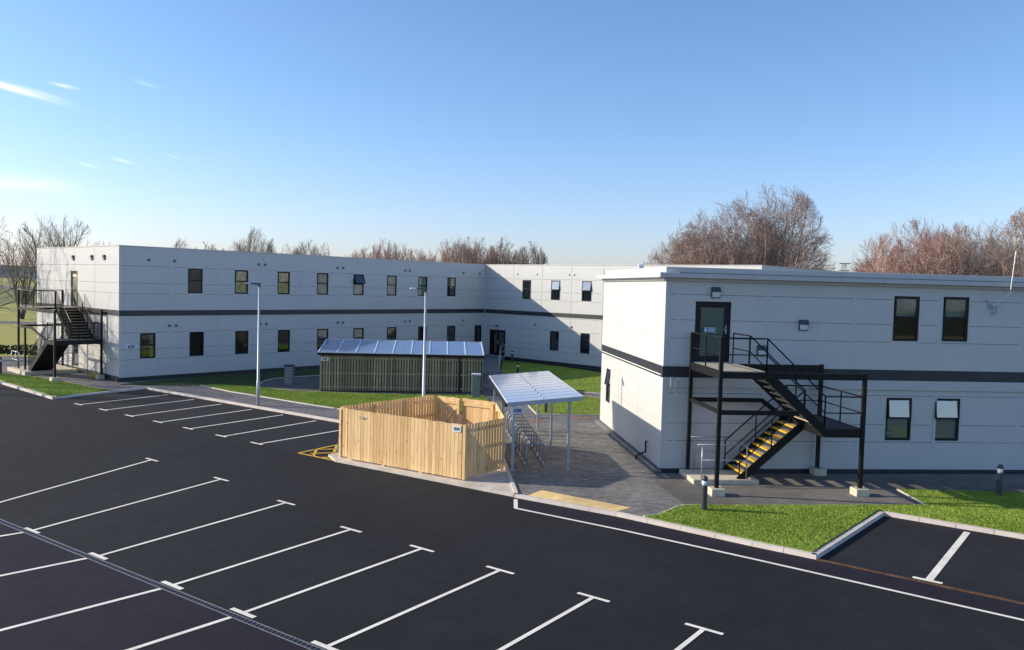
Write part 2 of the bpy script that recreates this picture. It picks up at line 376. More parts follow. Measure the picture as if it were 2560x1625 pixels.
KA = gpt(-60, 941)[:2]; KB = g2(131.4, 998.8); KC = g2(364.8, 973.3); KD = g2(852, 1058)   # kerb round the far bays
kd_dir = (Vector(KD)-Vector(KC)).normalized()
KE = tuple(Vector(KC)+kd_dir*21.0)
BINF_L = g2(838, 1155.5); BINF_R = g2(1285, 1244)
K1 = g2(1285, 1244); K2 = g2(1540, 1291); K3 = g2(1880, 1366); K4 = g2(2041, 1399.5); K5 = g2(2209.7, 1289.5); K6 = g2(2560, 1349)
k6d = (Vector(K6)-Vector(K5)); K6 = tuple(Vector(K5)+k6d*3.2)
B_RT = g2(1259, 1164, .1)
# block-paved courtyard, one raised slab with the kerb line as its near edge
court = [KA, KB, KC, KD, BINF_L, BINF_R, K2, K3, K4, K5, K6, (44, 24), (44, 59), (-58, 59)]
KAs = tuple(Vector(KA)+(Vector(KA)-Vector(KB)).normalized()*5)
court[0] = KAs
mb = MB(); mb.prism(court, -.03, .095); structure(mb, 'courtyard_paving', MT['pave2'])
# nearer courtyard laid the other way
near = [BINF_R, K2, g2(1628, 1297, .1), g2(1670, 1279, .1), g2(1692, 1268.5, .1), g2(1713, 1262, .1), g2(1662, 1225, .1), g2(1625, 1190, .1), g2(1486, 1052, .1), g2(1500, 1041, .1), g2(1342, 1037.5, .1), g2(1320, 1014, .1), g2(1262, 990, .1), g2(1238, 1000, .1), g2(1245, 1040, .1), B_RT]
mb = MB(); mb.sheet(near, .0992); structure(mb, 'block_paving', MT['pave'])

def kerb(pts, name='kerb', wdt=.13, top=.112, side=1, seg=.915, z0=-.02):
    """row of kerb stones along a polyline, set back to the 'side' of the line"""
    mb = MB()
    for p, q in zip(pts[:-1], pts[1:]):
        p = Vector(p[:2]+(0,)) if not isinstance(p, Vector) else p; q = Vector(q[:2]+(0,)) if not isinstance(q, Vector) else q
        L = (q-p).length; d = (q-p)/L; n = Vector((-d.y, d.x, 0))*side; k = max(1, round(L/seg))
        for i in range(k):
            a = p+d*(L*i/k+.006); b = p+d*(L*(i+1)/k-.006); r = n*wdt; f = n*-.012
            c = n*-.004
            mb.hexa([a+f+Vector((0, 0, z0)), b+f+Vector((0, 0, z0)), b+r+Vector((0, 0, z0)), a+r+Vector((0, 0, z0)),
                     a+c+Vector((0, 0, top)), b+c+Vector((0, 0, top)), b+r+Vector((0, 0, top)), a+r+Vector((0, 0, top))])
    return structure(mb, name, MT['kerb'])
kerb([KAs, KB], side=1); kerb([KB, KC], side=1); kerb([KC, KE], side=1)
kerb([BINF_R, K2], side=1, top=.103, wdt=.12); kerb([K2, K3, K4], side=1); kerb([K4, K5], side=1); kerb([K5, K6], side=1)

# asphalt patches and strips
def patch(pts, name, mat, z): mb = MB(); mb.sheet(pts, z); return structure(mb, name, MT[mat])
Ws = [(1288, 1271), (1560, 1327), (1880, 1397.5), (2240, 1479), (2560, 1551.5)]
Wg = [g2(*p) for p in Ws]; Wext = tuple(Vector(Wg[-1])+(Vector(Wg[-1])-Vector(Wg[-2]))*3)
D4ext = tuple(Vector(g2(2560, 1511))+(Vector(g2(2560, 1511))-Vector(K4))*3)
patch([K1, K2, K3, K4, g2(2560, 1511), D4ext, Wext]+Wg[::-1], 'road_edge_strip', 'asphalt_new', .004)
patch([K4, K5, K6, D4ext], 'parking_bay_surface', 'asphalt_bay', .004)
# far bays surface
Fp = [(199, 1012), (261.9, 1025.5), (327.6, 1040.6), (399.2, 1056.1), (474.3, 1072.4), (557.7, 1091.4), (647, 1110.3), (745, 1132.8)]
Ep = [(420.8, 987.1), (484.7, 998.8), (553.8, 1010.6), (629.3, 1023.8), (706.8, 1037.5), (790.1, 1052.2)]
fF = [Vector(g2(*p)) for p in Fp]; uF = (fF[7]-fF[0]).normalized(); vF = Vector((-uF.y, uF.x))
if vF.y < 0: vF = -vF
patch([KB, KC, KD, tuple(fF[7]+vF*4.6), tuple(fF[7]+uF*.2), tuple(fF[0]-uF*2.0)], 'parking_bay_surface', 'asphalt_bay', .004)
# near-left newer surface beyond the drain
dr = [Vector(g2(0, 1303.4)), Vector(g2(640, 1560.5)), Vector(g2(791, 1625))]
dd = (dr[2]-dr[0]).normalized(); dA = dr[0]-dd*30; dB = dr[2]+dd*9; dn = Vector((dd.y, -dd.x))
if dn.y > 0: dn = -dn
patch([tuple(dA), tuple(dB), tuple(dB+dn*14), tuple(dA+dn*14)], 'parking_bay_surface', 'asphalt_new', .004)

# ------------------------------------------------------------------ painted markings
def mark(segs, name='road_marking', wdt=.10, z=.010, mat='line'):
    mb = MB()
    for p, q, *w_ in segs:
        p = Vector(p); q = Vector(q); d = (q-p).normalized(); n = Vector((-d.y, d.x))*(w_[0] if w_ else wdt)/2
        mb.quad((*(p-n), z), (*(q-n), z), (*(q+n), z), (*(p+n), z))
    return structure(mb, name, MT[mat])
Tp = [(379.6, 1149.9), (552.8, 1198.5), (715.2, 1257.4), (877.3, 1324.1), (1054.6, 1372), (1250, 1426), (1483.2, 1494), (1759.6, 1573.2)]
Dp = [(79.7, 1327.3), (245.8, 1391.1), (430.6, 1464.2), (607.3, 1533.3), (815.4, 1618.4)]
T = [Vector(g2(*p)) for p in Tp]; D = [Vector(g2(*p)) for p in Dp]
uT = (T[7]-T[3]).normalized()
D.insert(0, D[0]-(D[1]-D[0])); D += [D[5]+dd*2.35, D[5]+dd*4.7]
for i in range(8):
    t, d_ = T[i], D[i]
    ln = (d_-t).normalized()
    # crossbar directions as painted
    ub = uT
    mark([(t+ln*.05, d_-ln*.05)], wdt=.092)
    mark([(t-ub*.37, t+ub*.37)], wdt=.095, z=.0112)
    mark([(d_-dd*.34-ln*.0, d_+dd*.34-ln*.0)], wdt=.105, z=.0112)
# bays on the near side of the drain
low = [((62.5, 1331), (-120, 1361)), ((224.6, 1395), (0, 1440.5)), ((408, 1471), (0, 1577)), ((586, 1541), (329.6, 1624))]
for p, q in low:
    a = Vector(g2(*p)); b = Vector(g2(*q)); d = (b-a).normalized(); mark([(a, a+d*4.9)])
a = D[5]+dn*.25; mark([(a, a+(Vector(g2(329.6, 1624))-Vector(g2(586, 1541))).normalized()*4.9)])
# far bays
for i in range(7):
    e = Vector(g2(*Ep[i])) if i < 6 else fF[6]+vF*4.75
    mark([(fF[i], e)], wdt=.10); c = fF[i]
    mark([(c-uF*.50, c+uF*.22)], wdt=.11, z=.0112)
# edge line of the drop kerb
mark([(Wg[i], Wg[i+1]) for i in range(4)]+[(Wg[4], Wext)], wdt=.10)
mark([(g2(1289, 1249), g2(1289.5, 1272))], wdt=.115, z=.0112)
mark([(g2(2418, 1331), g2(2323, 1450))], wdt=.155); mark([(g2(2281.5, 1443.5), g2(2356, 1459.5))], wdt=.13, z=.0112)
# yellow hatched corner
yc = Vector(g2(746, 1133)); y2 = Vector(g2(905, 1099)); y3 = Vector(g2(850, 1155))
mark([(yc, y2), (yc, y3), (g2(791, 1125), g2(783, 1141)), (g2(842, 1113), g2(828, 1150)), (g2(783, 1124), g2(880, 1122)), (g2(775, 1134), g2(880, 1131)), (g2(800, 1144), g2(880, 1143))], wdt=.10, mat='line_y')

# ------------------------------------------------------------------ drains
MT['drain_bar'] = flat('drain_bar', (.13, .133, .14), .5, .3, var=.2)
MT['drain_rail'] = flat('drain_rail', (.26, .26, .28), .5, .4, var=.2)
def slot_drain(p, q, name, label, mat, w_=.135, pitch=.035):
    p = Vector((p[0], p[1], 0)); q = Vector((q[0], q[1], 0)); L = (q-p).length; d = (q-p)/L; n = Vector((-d.y, d.x, 0))
    root = thing(name, p, label, 'drain')
    b = MB(); b.hexa([p-n*w_/2+Vector((0, 0, z)) for z in (.002,)]+[q-n*w_/2+Vector((0, 0, .002)), q+n*w_/2+Vector((0, 0, .002)), p+n*w_/2+Vector((0, 0, .002))]+[p-n*w_/2+Vector((0, 0, .012)), q-n*w_/2+Vector((0, 0, .012)), q+n*w_/2+Vector((0, 0, .012)), p+n*w_/2+Vector((0, 0, .012))])
    b.build('channel', MT['black'], root)
    g = MB()
    for s in (-1, 1):
        g.bar(p+n*s*w_*.5+Vector((0, 0, .016)), q+n*s*w_*.5+Vector((0, 0, .016)), .016, .010)
        pass
    g.build('edge_rails', mat, root); g = MB()
    k = int(L/pitch/3.2)
    for i in range(k):
        c = p+d*(L*(i+.5)/k); g.bar(c-n*w_*.42+Vector((0, 0, .015)), c+n*w_*.42+Vector((0, 0, .015)), pitch*.7, .006)
    g.build('grating', MT['drain_bar'] if w_ > .1 else mat, root)
MT['rust'] = flat('rusty_iron', (.17, .085, .045), .8, .2, var=.5, scale=4)
slot_drain(dA, dB, 'channel_drain', 'grey slotted channel drain crossing the car park between two rows of bays', MT['drain_rail'])
slot_drain(K4, D4ext, 'channel_drain', 'rusty orange channel drain across the mouth of the bay beside the front lawn', MT['rust'], .085)

# tactile paving
kn_ = (Vector(K2)-Vector(K1)).normalized(); kn_ = Vector((-kn_.y, kn_.x))*.125
mb = MB(); mb.sheet([g2(1353, 1225.5, .1), g2(1577.5, 1269, .1), tuple(Vector(K1).lerp(Vector(K2), .985)+kn_), tuple(Vector(K1).lerp(Vector(K2), .12)+kn_)], .1045); structure(mb, 'tactile_paving', MT['tactile'])
# small reddish covers in the paving
def cover(cx, cy, w_, h_, mat):
    c = Vector(gpt(cx, cy, .1)); mb = MB(); mb.box(c.x-w_/2, c.x+w_/2, c.y-h_/2, c.y+h_/2, .09, .105)
    return mb
MT['cover'] = flat('manhole_cover', (.22, .13, .09), .8, var=.3, scale=5)
for i, (x, y, lb) in enumerate(((1330, 1052, 'reddish brown access cover in the paving just behind the cycle rack'), (1446, 1045, 'reddish brown access cover in the paving beside the lawn edge nearest the right building'))):
    cover(x, y, 1.1, 1.0, None).build('manhole_cover', MT['cover'], label=lb, cat='manhole cover', group='access covers in the paving')

# ------------------------------------------------------------------ lawns and paths
def lawn(pts, n_blades, seed, zt=.135, name='lawn', hmax=.06, mat='grass'):
    mb = MB(); mb.prism(pts, .09, zt); structure(mb, name, MT[mat])
    if not n_blades: return
    rng = np.random.default_rng(seed); P = np.array(pts); lo, hi = P.min(0), P.max(0)
    # triangulated point-in-polygon
    def inside(q):
        c = np.zeros(len(q), bool); j = len(P)-1
        for i in range(len(P)):
            xi, yi, xj, yj = P[i, 0], P[i, 1], P[j, 0], P[j, 1]
            m_ = ((yi > q[:, 1]) != (yj > q[:, 1])) & (q[:, 0] < (xj-xi)*(q[:, 1]-yi)/(yj-yi+1e-12)+xi); c ^= m_; j = i
        return c
    q = rng.uniform(lo, hi, (n_blades*3, 2)); q = q[inside(q)][:n_blades]; n = len(q)
    ang = rng.uniform(0, 2*np.pi, n); h = rng.uniform(.4, 1, n)*hmax; wd = rng.uniform(.006, .013, n); ln = rng.uniform(0, .035, n); la = rng.uniform(0, 2*np.pi, n)
    v = np.zeros((n, 3, 3)); v[:, :, 2] = zt
    dx, dy = np.cos(ang)*wd, np.sin(ang)*wd
    v[:, 0, 0] = q[:, 0]-dx; v[:, 0, 1] = q[:, 1]-dy; v[:, 1, 0] = q[:, 0]+dx; v[:, 1, 1] = q[:, 1]+dy
    v[:, 2, 0] = q[:, 0]+np.cos(la)*ln; v[:, 2, 1] = q[:, 1]+np.sin(la)*ln; v[:, 2, 2] = zt+h
    me = bpy.data.meshes.new('grass'); me.vertices.add(3*n); me.vertices.foreach_set('co', v.ravel()); me.loops.add(3*n); me.loops.foreach_set('vertex_index', np.arange(3*n))
    me.polygons.add(n); me.polygons.foreach_set('loop_start', np.arange(0, 3*n, 3)); me.update(calc_edges=True); me.materials.append(MT['blade'])
    o = bpy.data.objects.new('grass', me); COL.objects.link(o); tag(o, kind='stuff', cat='grass', label='short bright green grass growing on the lawns')
z = .1
MT['grass_shaded'] = grassmat('shaded_grass', (.05, .055, .022), (.10, .13, .03))  # darker copy of the lawn colour, with the building's shade put into it
def inset(a, b, t): return tuple(Vector(a)+(Vector(b)-Vector(a)).normalized()*t)
n1 = Vector(K3)-Vector(K2); n1 = Vector((-n1.y, n1.x)).normalized()*.15
n2 = Vector(K5)-Vector(K4); n2 = Vector((-n2.y, n2.x)).normalized()*.15
n3 = Vector(K6)-Vector(K5); n3 = Vector((-n3.y, n3.x)).normalized()*.15
k3i = tuple(Vector(K3)+n1); k4i = tuple(Vector(K4)+n1+n2*.9); k5i = tuple(Vector(K5)+n2+n3); k6i = tuple(Vector(K6)+n3)
def mix2(a, b, t): return tuple(Vector(a)*(1-t)+Vector(b)*t)
k2i = tuple(Vector(mix2(K2, K3, .20))+n1)
front_lawn = [k2i, k3i, k4i, k5i, k6i, g2(2950, 1262, z), g2(2650, 1238, z), g2(2400, 1230, z), g2(2243, 1225, z), g2(2316, 1265.5, z), g2(2146, 1265.5, z), g2(1880, 1266, z), g2(1753, 1264.5, z), g2(1713, 1265, z), g2(1692, 1269, z), g2(1670.6, 1278.5, z), g2(1640, 1291, z)]
lawn(front_lawn, 150000, 1, hmax=.042)
a_ = g2(514.5, 965.5, z)
mid_lawn = [g2(500, 963.5, z), g2(577, 980, z), g2(644, 990.5, z), g2(734, 1005.7, z), g2(848, 1023.4, z), g2(960, 1043, z), g2(1130, 1040, z), g2(1224, 1003, z), g2(1219, 998, z), g2(1206, 990.5, z), g2(1172, 988.5, z), g2(1000, 986.5, z), g2(897, 984.5, z), g2(793, 981, z), g2(735, 978.5, z), g2(700, 975.5, z), g2(672, 971.5, z), g2(646, 969, z), g2(560, 962.5, z)]
lawn(mid_lawn, 70000, 2, hmax=.05)
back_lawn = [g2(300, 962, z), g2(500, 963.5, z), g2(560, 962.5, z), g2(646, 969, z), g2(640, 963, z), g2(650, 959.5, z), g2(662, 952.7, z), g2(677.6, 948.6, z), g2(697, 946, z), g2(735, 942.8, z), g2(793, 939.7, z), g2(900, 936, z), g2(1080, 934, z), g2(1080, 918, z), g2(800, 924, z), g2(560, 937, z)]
lawn(back_lawn, 0, 3, mat='grass_shaded')
court_lawn = [g2(1320, 1013.4, z), g2(1342, 1036.8, z), g2(1499, 1039.5, z), g2(1560, 1040, z), g2(1560, 1003, z), g2(1499, 996, z), g2(1456, 991, z), g2(1440, 980, z), g2(1499, 984, z), g2(1560, 990, z), g2(1560, 945, z), g2(1500, 932, z), g2(1400, 917, z), g2(1310, 906, z), g2(1256, 901, z), g2(1254, 934, z), g2(1262, 946, z), g2(1290, 978, z)]
lawn(court_lawn, 60000, 4, hmax=.05)
left_lawn = [tuple(Vector(KAs)+Vector((.2, .12))), tuple(Vector(KB)+Vector((.06, .22))), g2(272.6, 976, z), g2(200, 963, z), g2(154, 953.5, z), g2(70, 941, z), g2(-10, 933, z), g2(-300, 930, z)]
lawn(left_lawn, 40000, 5, hmax=.05)
# concrete edgings
def edging(pts, closed=False):
    P = [Vector((*p, 0)) for p in pts]; mb = MB()
    for p, q in zip(P[:-1], P[1:]):
        mb.bar(p+Vector((0, 0, .10)), q+Vector((0, 0, .10)), .05, .09)
    return structure(mb, 'edging', MT['kerb'])
edging(front_lawn[8:12][:2]); edging(mid_lawn[0:6]); edging(back_lawn[4:13]); edging([court_lawn[0], court_lawn[1], court_lawn[2], court_lawn[3]]); edging([court_lawn[4], court_lawn[5], court_lawn[6], court_lawn[7], court_lawn[8], court_lawn[9]])
edging([front_lawn[0], front_lawn[16], front_lawn[15], front_lawn[14], front_lawn[13], front_lawn[12]]); edging(mid_lawn[11:17]); edging(left_lawn[2:7])
# asphalt footpath in front of the right building
patch([g2(1662, 1225, z), g2(1713, 1262, z), g2(1753, 1264.5, z), g2(2316, 1265.5, z), g2(2243, 1225, z), g2(2650, 1238, z), g2(2950, 1262, z), (30, 29.6), (5.0, 26.7), g2(1625, 1190, z)], 'footpath', 'footpath', .101)
patch([g2(560, 962.5, z), g2(646, 969, z), g2(672, 971.5, z), g2(700, 975.5, z), g2(735, 978.5, z), g2(793, 981, z), g2(1000, 986.5, z), g2(1206, 990.5, z), g2(1240, 1000, z), g2(1262, 946, z), g2(1254, 934, z), g2(1080, 934, z), g2(900, 936, z), g2(793, 939.7, z), g2(735, 942.8, z), g2(697, 946, z), g2(677.6, 948.6, z), g2(662, 952.7, z), g2(650, 959.5, z)], 'footpath', 'footpath', .101)
# concrete base of the bin store
bo_ = (Vector(BINF_R)-Vector(BINF_L)).normalized(); bo_ = Vector((bo_.y, -bo_.x))*.02
mb = MB(); mb.prism([tuple(Vector(BINF_L)+bo_), tuple(Vector(BINF_R)+bo_), B_RT, (-.1, 31.2), (-2.6, 32.6), (-6.4, 28.4)], .02, .106); structure(mb, 'concrete_base', MT['concrete2'])
mb = MB(); p, q = Vector((*BINF_R, 0)), Vector((*B_RT, 0)); q2 = q+(q-p)*2.2; mb.bar(p+Vector((.06, 0, .09)), q2+Vector((.06, 0, .09)), .12, .12); structure(mb, 'kerb', MT['kerb'])

# ------------------------------------------------------------------ countryside to the left
def strip(y0, y1, name, mat, z, x0=-1500, x1=1500): patch([(x0, y0), (x1, y0), (x1, y1), (x0, y1)], name, mat, z)
strip(53.2, 57.0, 'road', 'oldroad', .11, -90, -29.0)
strip(99, 104, 'road', 'oldroad', -.02); strip(330, 372, 'field', 'oldroad', -.02, -1500, 900)
MT['field2'] = grassmat('far_field', (.20, .21, .05), (.26, .26, .08)); strip(160, 330, 'field', 'field2', -.03)
def ridge(y, h, name, mat, seed, x0=-1500, x1=1700, depth=300, base=-1):
    r = random.Random(seed); mb = MB(); n = 90; row = []
    for i in range(n+1):
        x = x0+(x1-x0)*i/n; hh = h*(.62+.25*math.sin(x*.0021+seed)+.13*math.sin(x*.013+seed*2)+.06*r.random()); row.append((x, hh))
    for (xa, ha), (xb, hb) in zip(row[:-1], row[1:]):
        mb.quad((xa, y, base), (xb, y, base), (xb, y+depth*.4, hb), (xa, y+depth*.4, ha)); mb.quad((xa, y+depth*.4, ha), (xb, y+depth*.4, hb), (xb, y+depth, base), (xa, y+depth, base))
    return structure(mb, name, MT[mat])
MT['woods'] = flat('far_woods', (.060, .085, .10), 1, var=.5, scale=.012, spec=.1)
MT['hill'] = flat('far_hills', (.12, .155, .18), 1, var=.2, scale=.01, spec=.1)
ridge(-95, 11, 'woods', 'hedge', 5, -300, 300, 40); ridge(900, 20, 'hills', 'woods', 3); ridge(1800, 34, 'hills', 'hill', 8, -3000, 3500, 500)
mb = MB(); r = random.Random(5)
for i in range(4500):
    x = r.uniform(-75, -30.5); y = 59.6+r.uniform(-.5, .5); zz = .15+r.uniform(0, .7); s = r.uniform(.05, .12)
    mb.tube([(x, y, zz), (x+r.uniform(-.2, .2), y+r.uniform(-.2, .2), zz+s)], [s*.8, .02], 4)
mb.build('hedge', MT['hedge'], label='low dark clipped hedge beyond the lane at the far left', cat='hedge')
# ------------------------------------------------------------------ building parts
def facade(mb, fr, A0, A1, Z0, Z1, holes, rev=.08):
    As = sorted({A0, A1, *[h[0] for h in holes], *[h[1] for h in holes]}); Zs = sorted({Z0, Z1, *[h[2] for h in holes], *[h[3] for h in holes]})
    for a, b in zip(As[:-1], As[1:]):
        for c, d in zip(Zs[:-1], Zs[1:]):
            if any(h[0] <= (a+b)/2 <= h[1] and h[2] <= (c+d)/2 <= h[3] for h in holes): continue
            mb.quad(fr(a, 0, c), fr(b, 0, c), fr(b, 0, d), fr(a, 0, d))
    for a, b, c, d in holes:
        for p, q in (((a, c), (b, c)), ((b, c), (b, d)), ((b, d), (a, d)), ((a, d), (a, c))):
            mb.quad(fr(p[0], 0, p[1]), fr(q[0], 0, q[1]), fr(q[0], -rev, q[1]), fr(p[0], -rev, p[1]))
        t = .035   # pressed metal surround
        for x0, x1, z0, z1 in ((a-t, b+t, d, d+t), (a-t, b+t, c-t, c), (a-t, a, c, d), (b, b+t, c, d)): mb.fbox(fr, x0, x1, -.01, .008, z0, z1)
def joints(mb, fr, zs, A0, A1, holes, seams, h=.022, gap=.10):
    cuts = [A0]+[s for s in seams if A0 < s < A1]+[A1]
    for z in zs:
        for a, b in zip(cuts[:-1], cuts[1:]):
            a += gap; b -= gap; segs = [(a, b)]
            for ha, hb, c, d in holes:
                if c-.06 < z < d+.06:
                    ns = []
                    for p, q in segs:
                        if hb+.05 <= p or ha-.05 >= q: ns.append((p, q))
                        else:
                            if p < ha-.05: ns.append((p, ha-.05))
                            if q > hb+.05: ns.append((hb+.05, q))
                    segs = ns
            for p, q in segs:
                if q-p > .03: mb.fbox(fr, p, q, -.01, .003, z-h/2, z+h/2)
def window(fr, a0, a1, z0, z1, parent, blinds=('room', 'room'), glass='glass', opened=0, top=.47, label=None):
    f = MB(); t = .085; zt = z1-(z1-z0)*top; o0, o1 = -.075, -.025
    f.fbox(fr, a0, a0+t, o0, o1, z0, z1).fbox(fr, a1-t, a1, o0, o1, z0, z1).fbox(fr, a0+t, a1-t, o0, o1, z1-t, z1).fbox(fr, a0+t, a1-t, o0, o1, z0, z0+t).fbox(fr, a0+t, a1-t, o0, o1, zt-.035, zt+.035)
    win = f.build('window', MT['frame'], parent, label=label)
    b = MB(); bo = -.16 if blinds[0] == 'room' else -.088; b.fbox(fr, a0+.02, a1-.02, bo-.01, bo, zt, z1-.02); b.build('blind', MT[blinds[0]], win)
    b = MB(); bo = -.16 if blinds[1] == 'room' else -.088; b.fbox(fr, a0+.02, a1-.02, bo-.01, bo, z0+.02, zt-.002); b.build('blind', MT[blinds[1]], win)
    p = MB(); p.fbox(fr, a0+t, a1-t, -.052, -.046, z0+t, zt-.035); p.build('pane', MT[glass if glass != 'glass_mirror' else 'glass'], win)
    zh = z1-t*.4; S = (zh-(zt-.02)); th = math.radians(opened)
    def sf(a, o, s): return fr(a, -.022+math.sin(th)*s+math.cos(th)*o, zh-math.cos(th)*s+math.sin(th)*o)
    def sbox(m, a_0, a_1, o_0, o_1, s_0, s_1):
        m.hexa([sf(a_0, o_1, s_1), sf(a_1, o_1, s_1), sf(a_1, o_0, s_1), sf(a_0, o_0, s_1), sf(a_0, o_1, s_0), sf(a_1, o_1, s_0), sf(a_1, o_0, s_0), sf(a_0, o_0, s_0)])
    s = MB(); q = .055; aa, bb = a0+t*.55, a1-t*.55
    sbox(s, aa, aa+q, -.02, .02, 0, S); sbox(s, bb-q, bb, -.02, .02, 0, S); sbox(s, aa+q, bb-q, -.02, .02, 0, q); sbox(s, aa+q, bb-q, -.02, .02, S-q, S)
    s.build('sash', MT['frame'], win)
    p = MB(); sbox(p, aa+q, bb-q, -.004, .004, q, S-q); p.build('pane', MT[glass], win)
    return win
def door(fr, a0, a1, z0, z1, parent, leaves=1, inner='room', label=None, glass='glass', handle_right=True):
    f = MB(); t = .09; o0, o1 = -.08, -.02
    f.fbox(fr, a0, a0+t, o0, o1, z0, z1).fbox(fr, a1-t, a1, o0, o1, z0, z1).fbox(fr, a0+t, a1-t, o0, o1, z1-t, z1)
    d = f.build('door', MT['frame'], parent, label=label)
    W = (a1-a0-2*t)/leaves; q = .11
    for i in range(leaves):
        x0 = a0+t+W*i+.004; x1 = x0+W-.008; l = MB()
        l.fbox(fr, x0, x0+q, -.07, -.03, z0+.01, z1-t-.005).fbox(fr, x1-q, x1, -.07, -.03, z0+.01, z1-t-.005).fbox(fr, x0+q, x1-q, -.07, -.03, z1-t-.005-q, z1-t-.005).fbox(fr, x0+q, x1-q, -.07, -.03, z0+.01, z0+.01+q*1.7)
        l.build('door_leaf', MT['frame'], d)
        p = MB(); p.fbox(fr, x0+q, x1-q, -.052, -.046, z0+q*1.7, z1-t-q); p.build('pane', MT[glass], d)
        hx = x1-q*.5 if (handle_right and i == 0) else x0+q*.5
        h = MB(); h.fbox(fr, hx-.02, hx+.02, -.03, -.015, z0+.95, z0+1.25).fbox(fr, hx-.09, hx+.01, -.0, .02, z0+1.08, z0+1.11).fbox(fr, hx-.01, hx+.01, -.02, .02, z0+1.08, z0+1.11); h.build('handle', MT['steel'], d)
    b = MB(); b.fbox(fr, a0+.02, a1-.02, -.115, -.105, z0, z1-.02); b.build('interior', MT[inner], d)
    return d
def wall_light(fr, a, z, parent, s=1.0):
    b = MB(); w_, h_ = .15*s, .36*s
    b.fbox(fr, a-w_, a+w_, 0, .05*s, z-h_/2, z+h_/2)
    b.hexa([fr(a-w_, .16*s, z+.02), fr(a+w_, .16*s, z+.02), fr(a+w_, .0, z+.02), fr(a-w_, .0, z+.02), fr(a-w_*.85, .12*s, z+h_/2+.01), fr(a+w_*.85, .12*s, z+h_/2+.01), fr(a+w_*.85, 0, z+h_/2+.01), fr(a-w_*.85, 0, z+h_/2+.01)])
    o = b.build('wall_light', MT['boll'], parent)
    l = MB(); l.hexa([fr(a-w_*.8, .08*s, z-h_*.42), fr(a+w_*.8, .08*s, z-h_*.42), fr(a+w_*.8, .05*s, z-h_*.42), fr(a-w_*.8, .05*s, z-h_*.42), fr(a-w_*.85, .15*s, z+.018), fr(a+w_*.85, .15*s, z+.018), fr(a+w_*.85, .05*s, z+.018), fr(a-w_*.85, .05*s, z+.018)])
    l.build('lens', MT['lens'], o); return o
def vent(fr, a, z, parent, r=.085, mat='vent'):
    m = MB(); n = 12; k = []
    for ring, o in ((r, 0), (r, .05), (r*.75, .06)):
        k.append([fr(a+ring*math.cos(2*math.pi*j/n), o, z+ring*math.sin(2*math.pi*j/n)) for j in range(n)])
    b = 0
    for ring in k: m.v += ring
    for i in range(2):
        for j in range(n): m.f.append((i*n+j, i*n+(j+1) % n, (i+1)*n+(j+1) % n, (i+1)*n+j))
    m.f.append(tuple(2*n+j for j in range(n)))
    return m.build('vent', MT[mat], parent)
def sign(fr, a0, a1, z0, z1, txt, size, o, label, ink='ink'):
    b = MB(); b.fbox(fr, a0, a1, o, o+.015, z0, z1)
    s = b.build('number_sign', MT['signboard'], loc=fr(a0, o, z0), label=label, cat='sign', group='building number signs', bevel=.004)
    text_mb(txt, fr, (a0+a1)/2, (z0+z1)/2, size, o+.020, MT[ink], s); return s

# ------------------------------------------------------------------ the L-shaped building 630
LC = (-22.6873, 46.5374); LD = (0.677694, 0.735344); MD = (0.735344, -0.677694); LEN = 30.01
JC = (LC[0]+LD[0]*LEN, LC[1]+LD[1]*LEN)
frL = Frame(LC, LD, MD)                              # long shaded facade
frE = Frame(LC, (-MD[0], -MD[1]), (-LD[0], -LD[1]))  # sunlit end wall with the stairs
frM = Frame(JC, MD, (-LD[0], -LD[1]))                # far wing facing the courtyard
MLEN = 24.8; DEP = 14.1
B = thing('office_building', (LC[0], LC[1], .1), 'long two-storey pale clad modular building in an L shape, number 630, behind the courtyard', 'building')
ZB, ZT, B0, B1 = .38, 7.99, 3.876, 4.233
Lw_u = [(4.07+i*3.079, 4.07+i*3.079+.94, 5.268, 6.797) for i in range(8)]
Lw_l = [(1.19, 2.11, 1.38, 2.89), (4.19, 5.12, 1.38, 2.89)]+[(7.22+i*3.081, 7.22+i*3.081+.93, 1.37, 2.88) for i in range(7)]
Ld = (28.85, 29.68, .32, 2.86)
Mw_u = [(4.24, 5.17, 5.22, 6.75), (7.28, 8.21, 5.22, 6.76), (10.34, 11.28, 5.22, 6.76)]
Mw_l = [(7.30, 8.21, 1.25, 2.78), (10.34, 11.24, 1.25, 2.80)]
Md = (.66, 2.50, .40, 2.54)
Ed1 = (6.50, 7.65, 4.20, 6.47); Ed0 = (6.3, 7.4, .42, 2.55)
w_ = MB()
facade(w_, frL, 0, LEN, ZB, ZT, Lw_u+Lw_l+[Ld]); facade(w_, frE, 0, DEP, ZB, ZT, [Ed1, Ed0]); facade(w_, frM, 0, MLEN, ZB, ZT, Mw_u+Mw_l+[Md])
frMe = Frame((JC[0]+MD[0]*MLEN, JC[1]+MD[1]*MLEN), LD, MD); facade(w_, frMe, 0, 14, ZB, ZT, [])
frMb = Frame((JC[0]+LD[0]*14, JC[1]+LD[1]*14), MD, LD); facade(w_, frMb, -DEP, MLEN, ZB, ZT, [])
frLb = Frame((LC[0]-MD[0]*DEP, LC[1]-MD[1]*DEP), LD, (-MD[0], -MD[1])); facade(w_, frLb, 0, LEN+14, ZB, ZT, [])
wB = w_
def rc(P, a, b): return (P[0]+LD[0]*a+MD[0]*b, P[1]+LD[1]*a+MD[1]*b)
r_ = MB(); c = [rc(LC, .1, -.1), rc(JC, .1, -.1), rc(JC, .1, MLEN-.1), rc(JC, 13.9, MLEN-.1), rc(JC, 13.9, -DEP+.1), rc(LC, .1, -DEP+.1)]
r_.prism(c, ZT-.35, ZT-.2); r_.build('roof', MT['roof'], B)
t_ = MB()
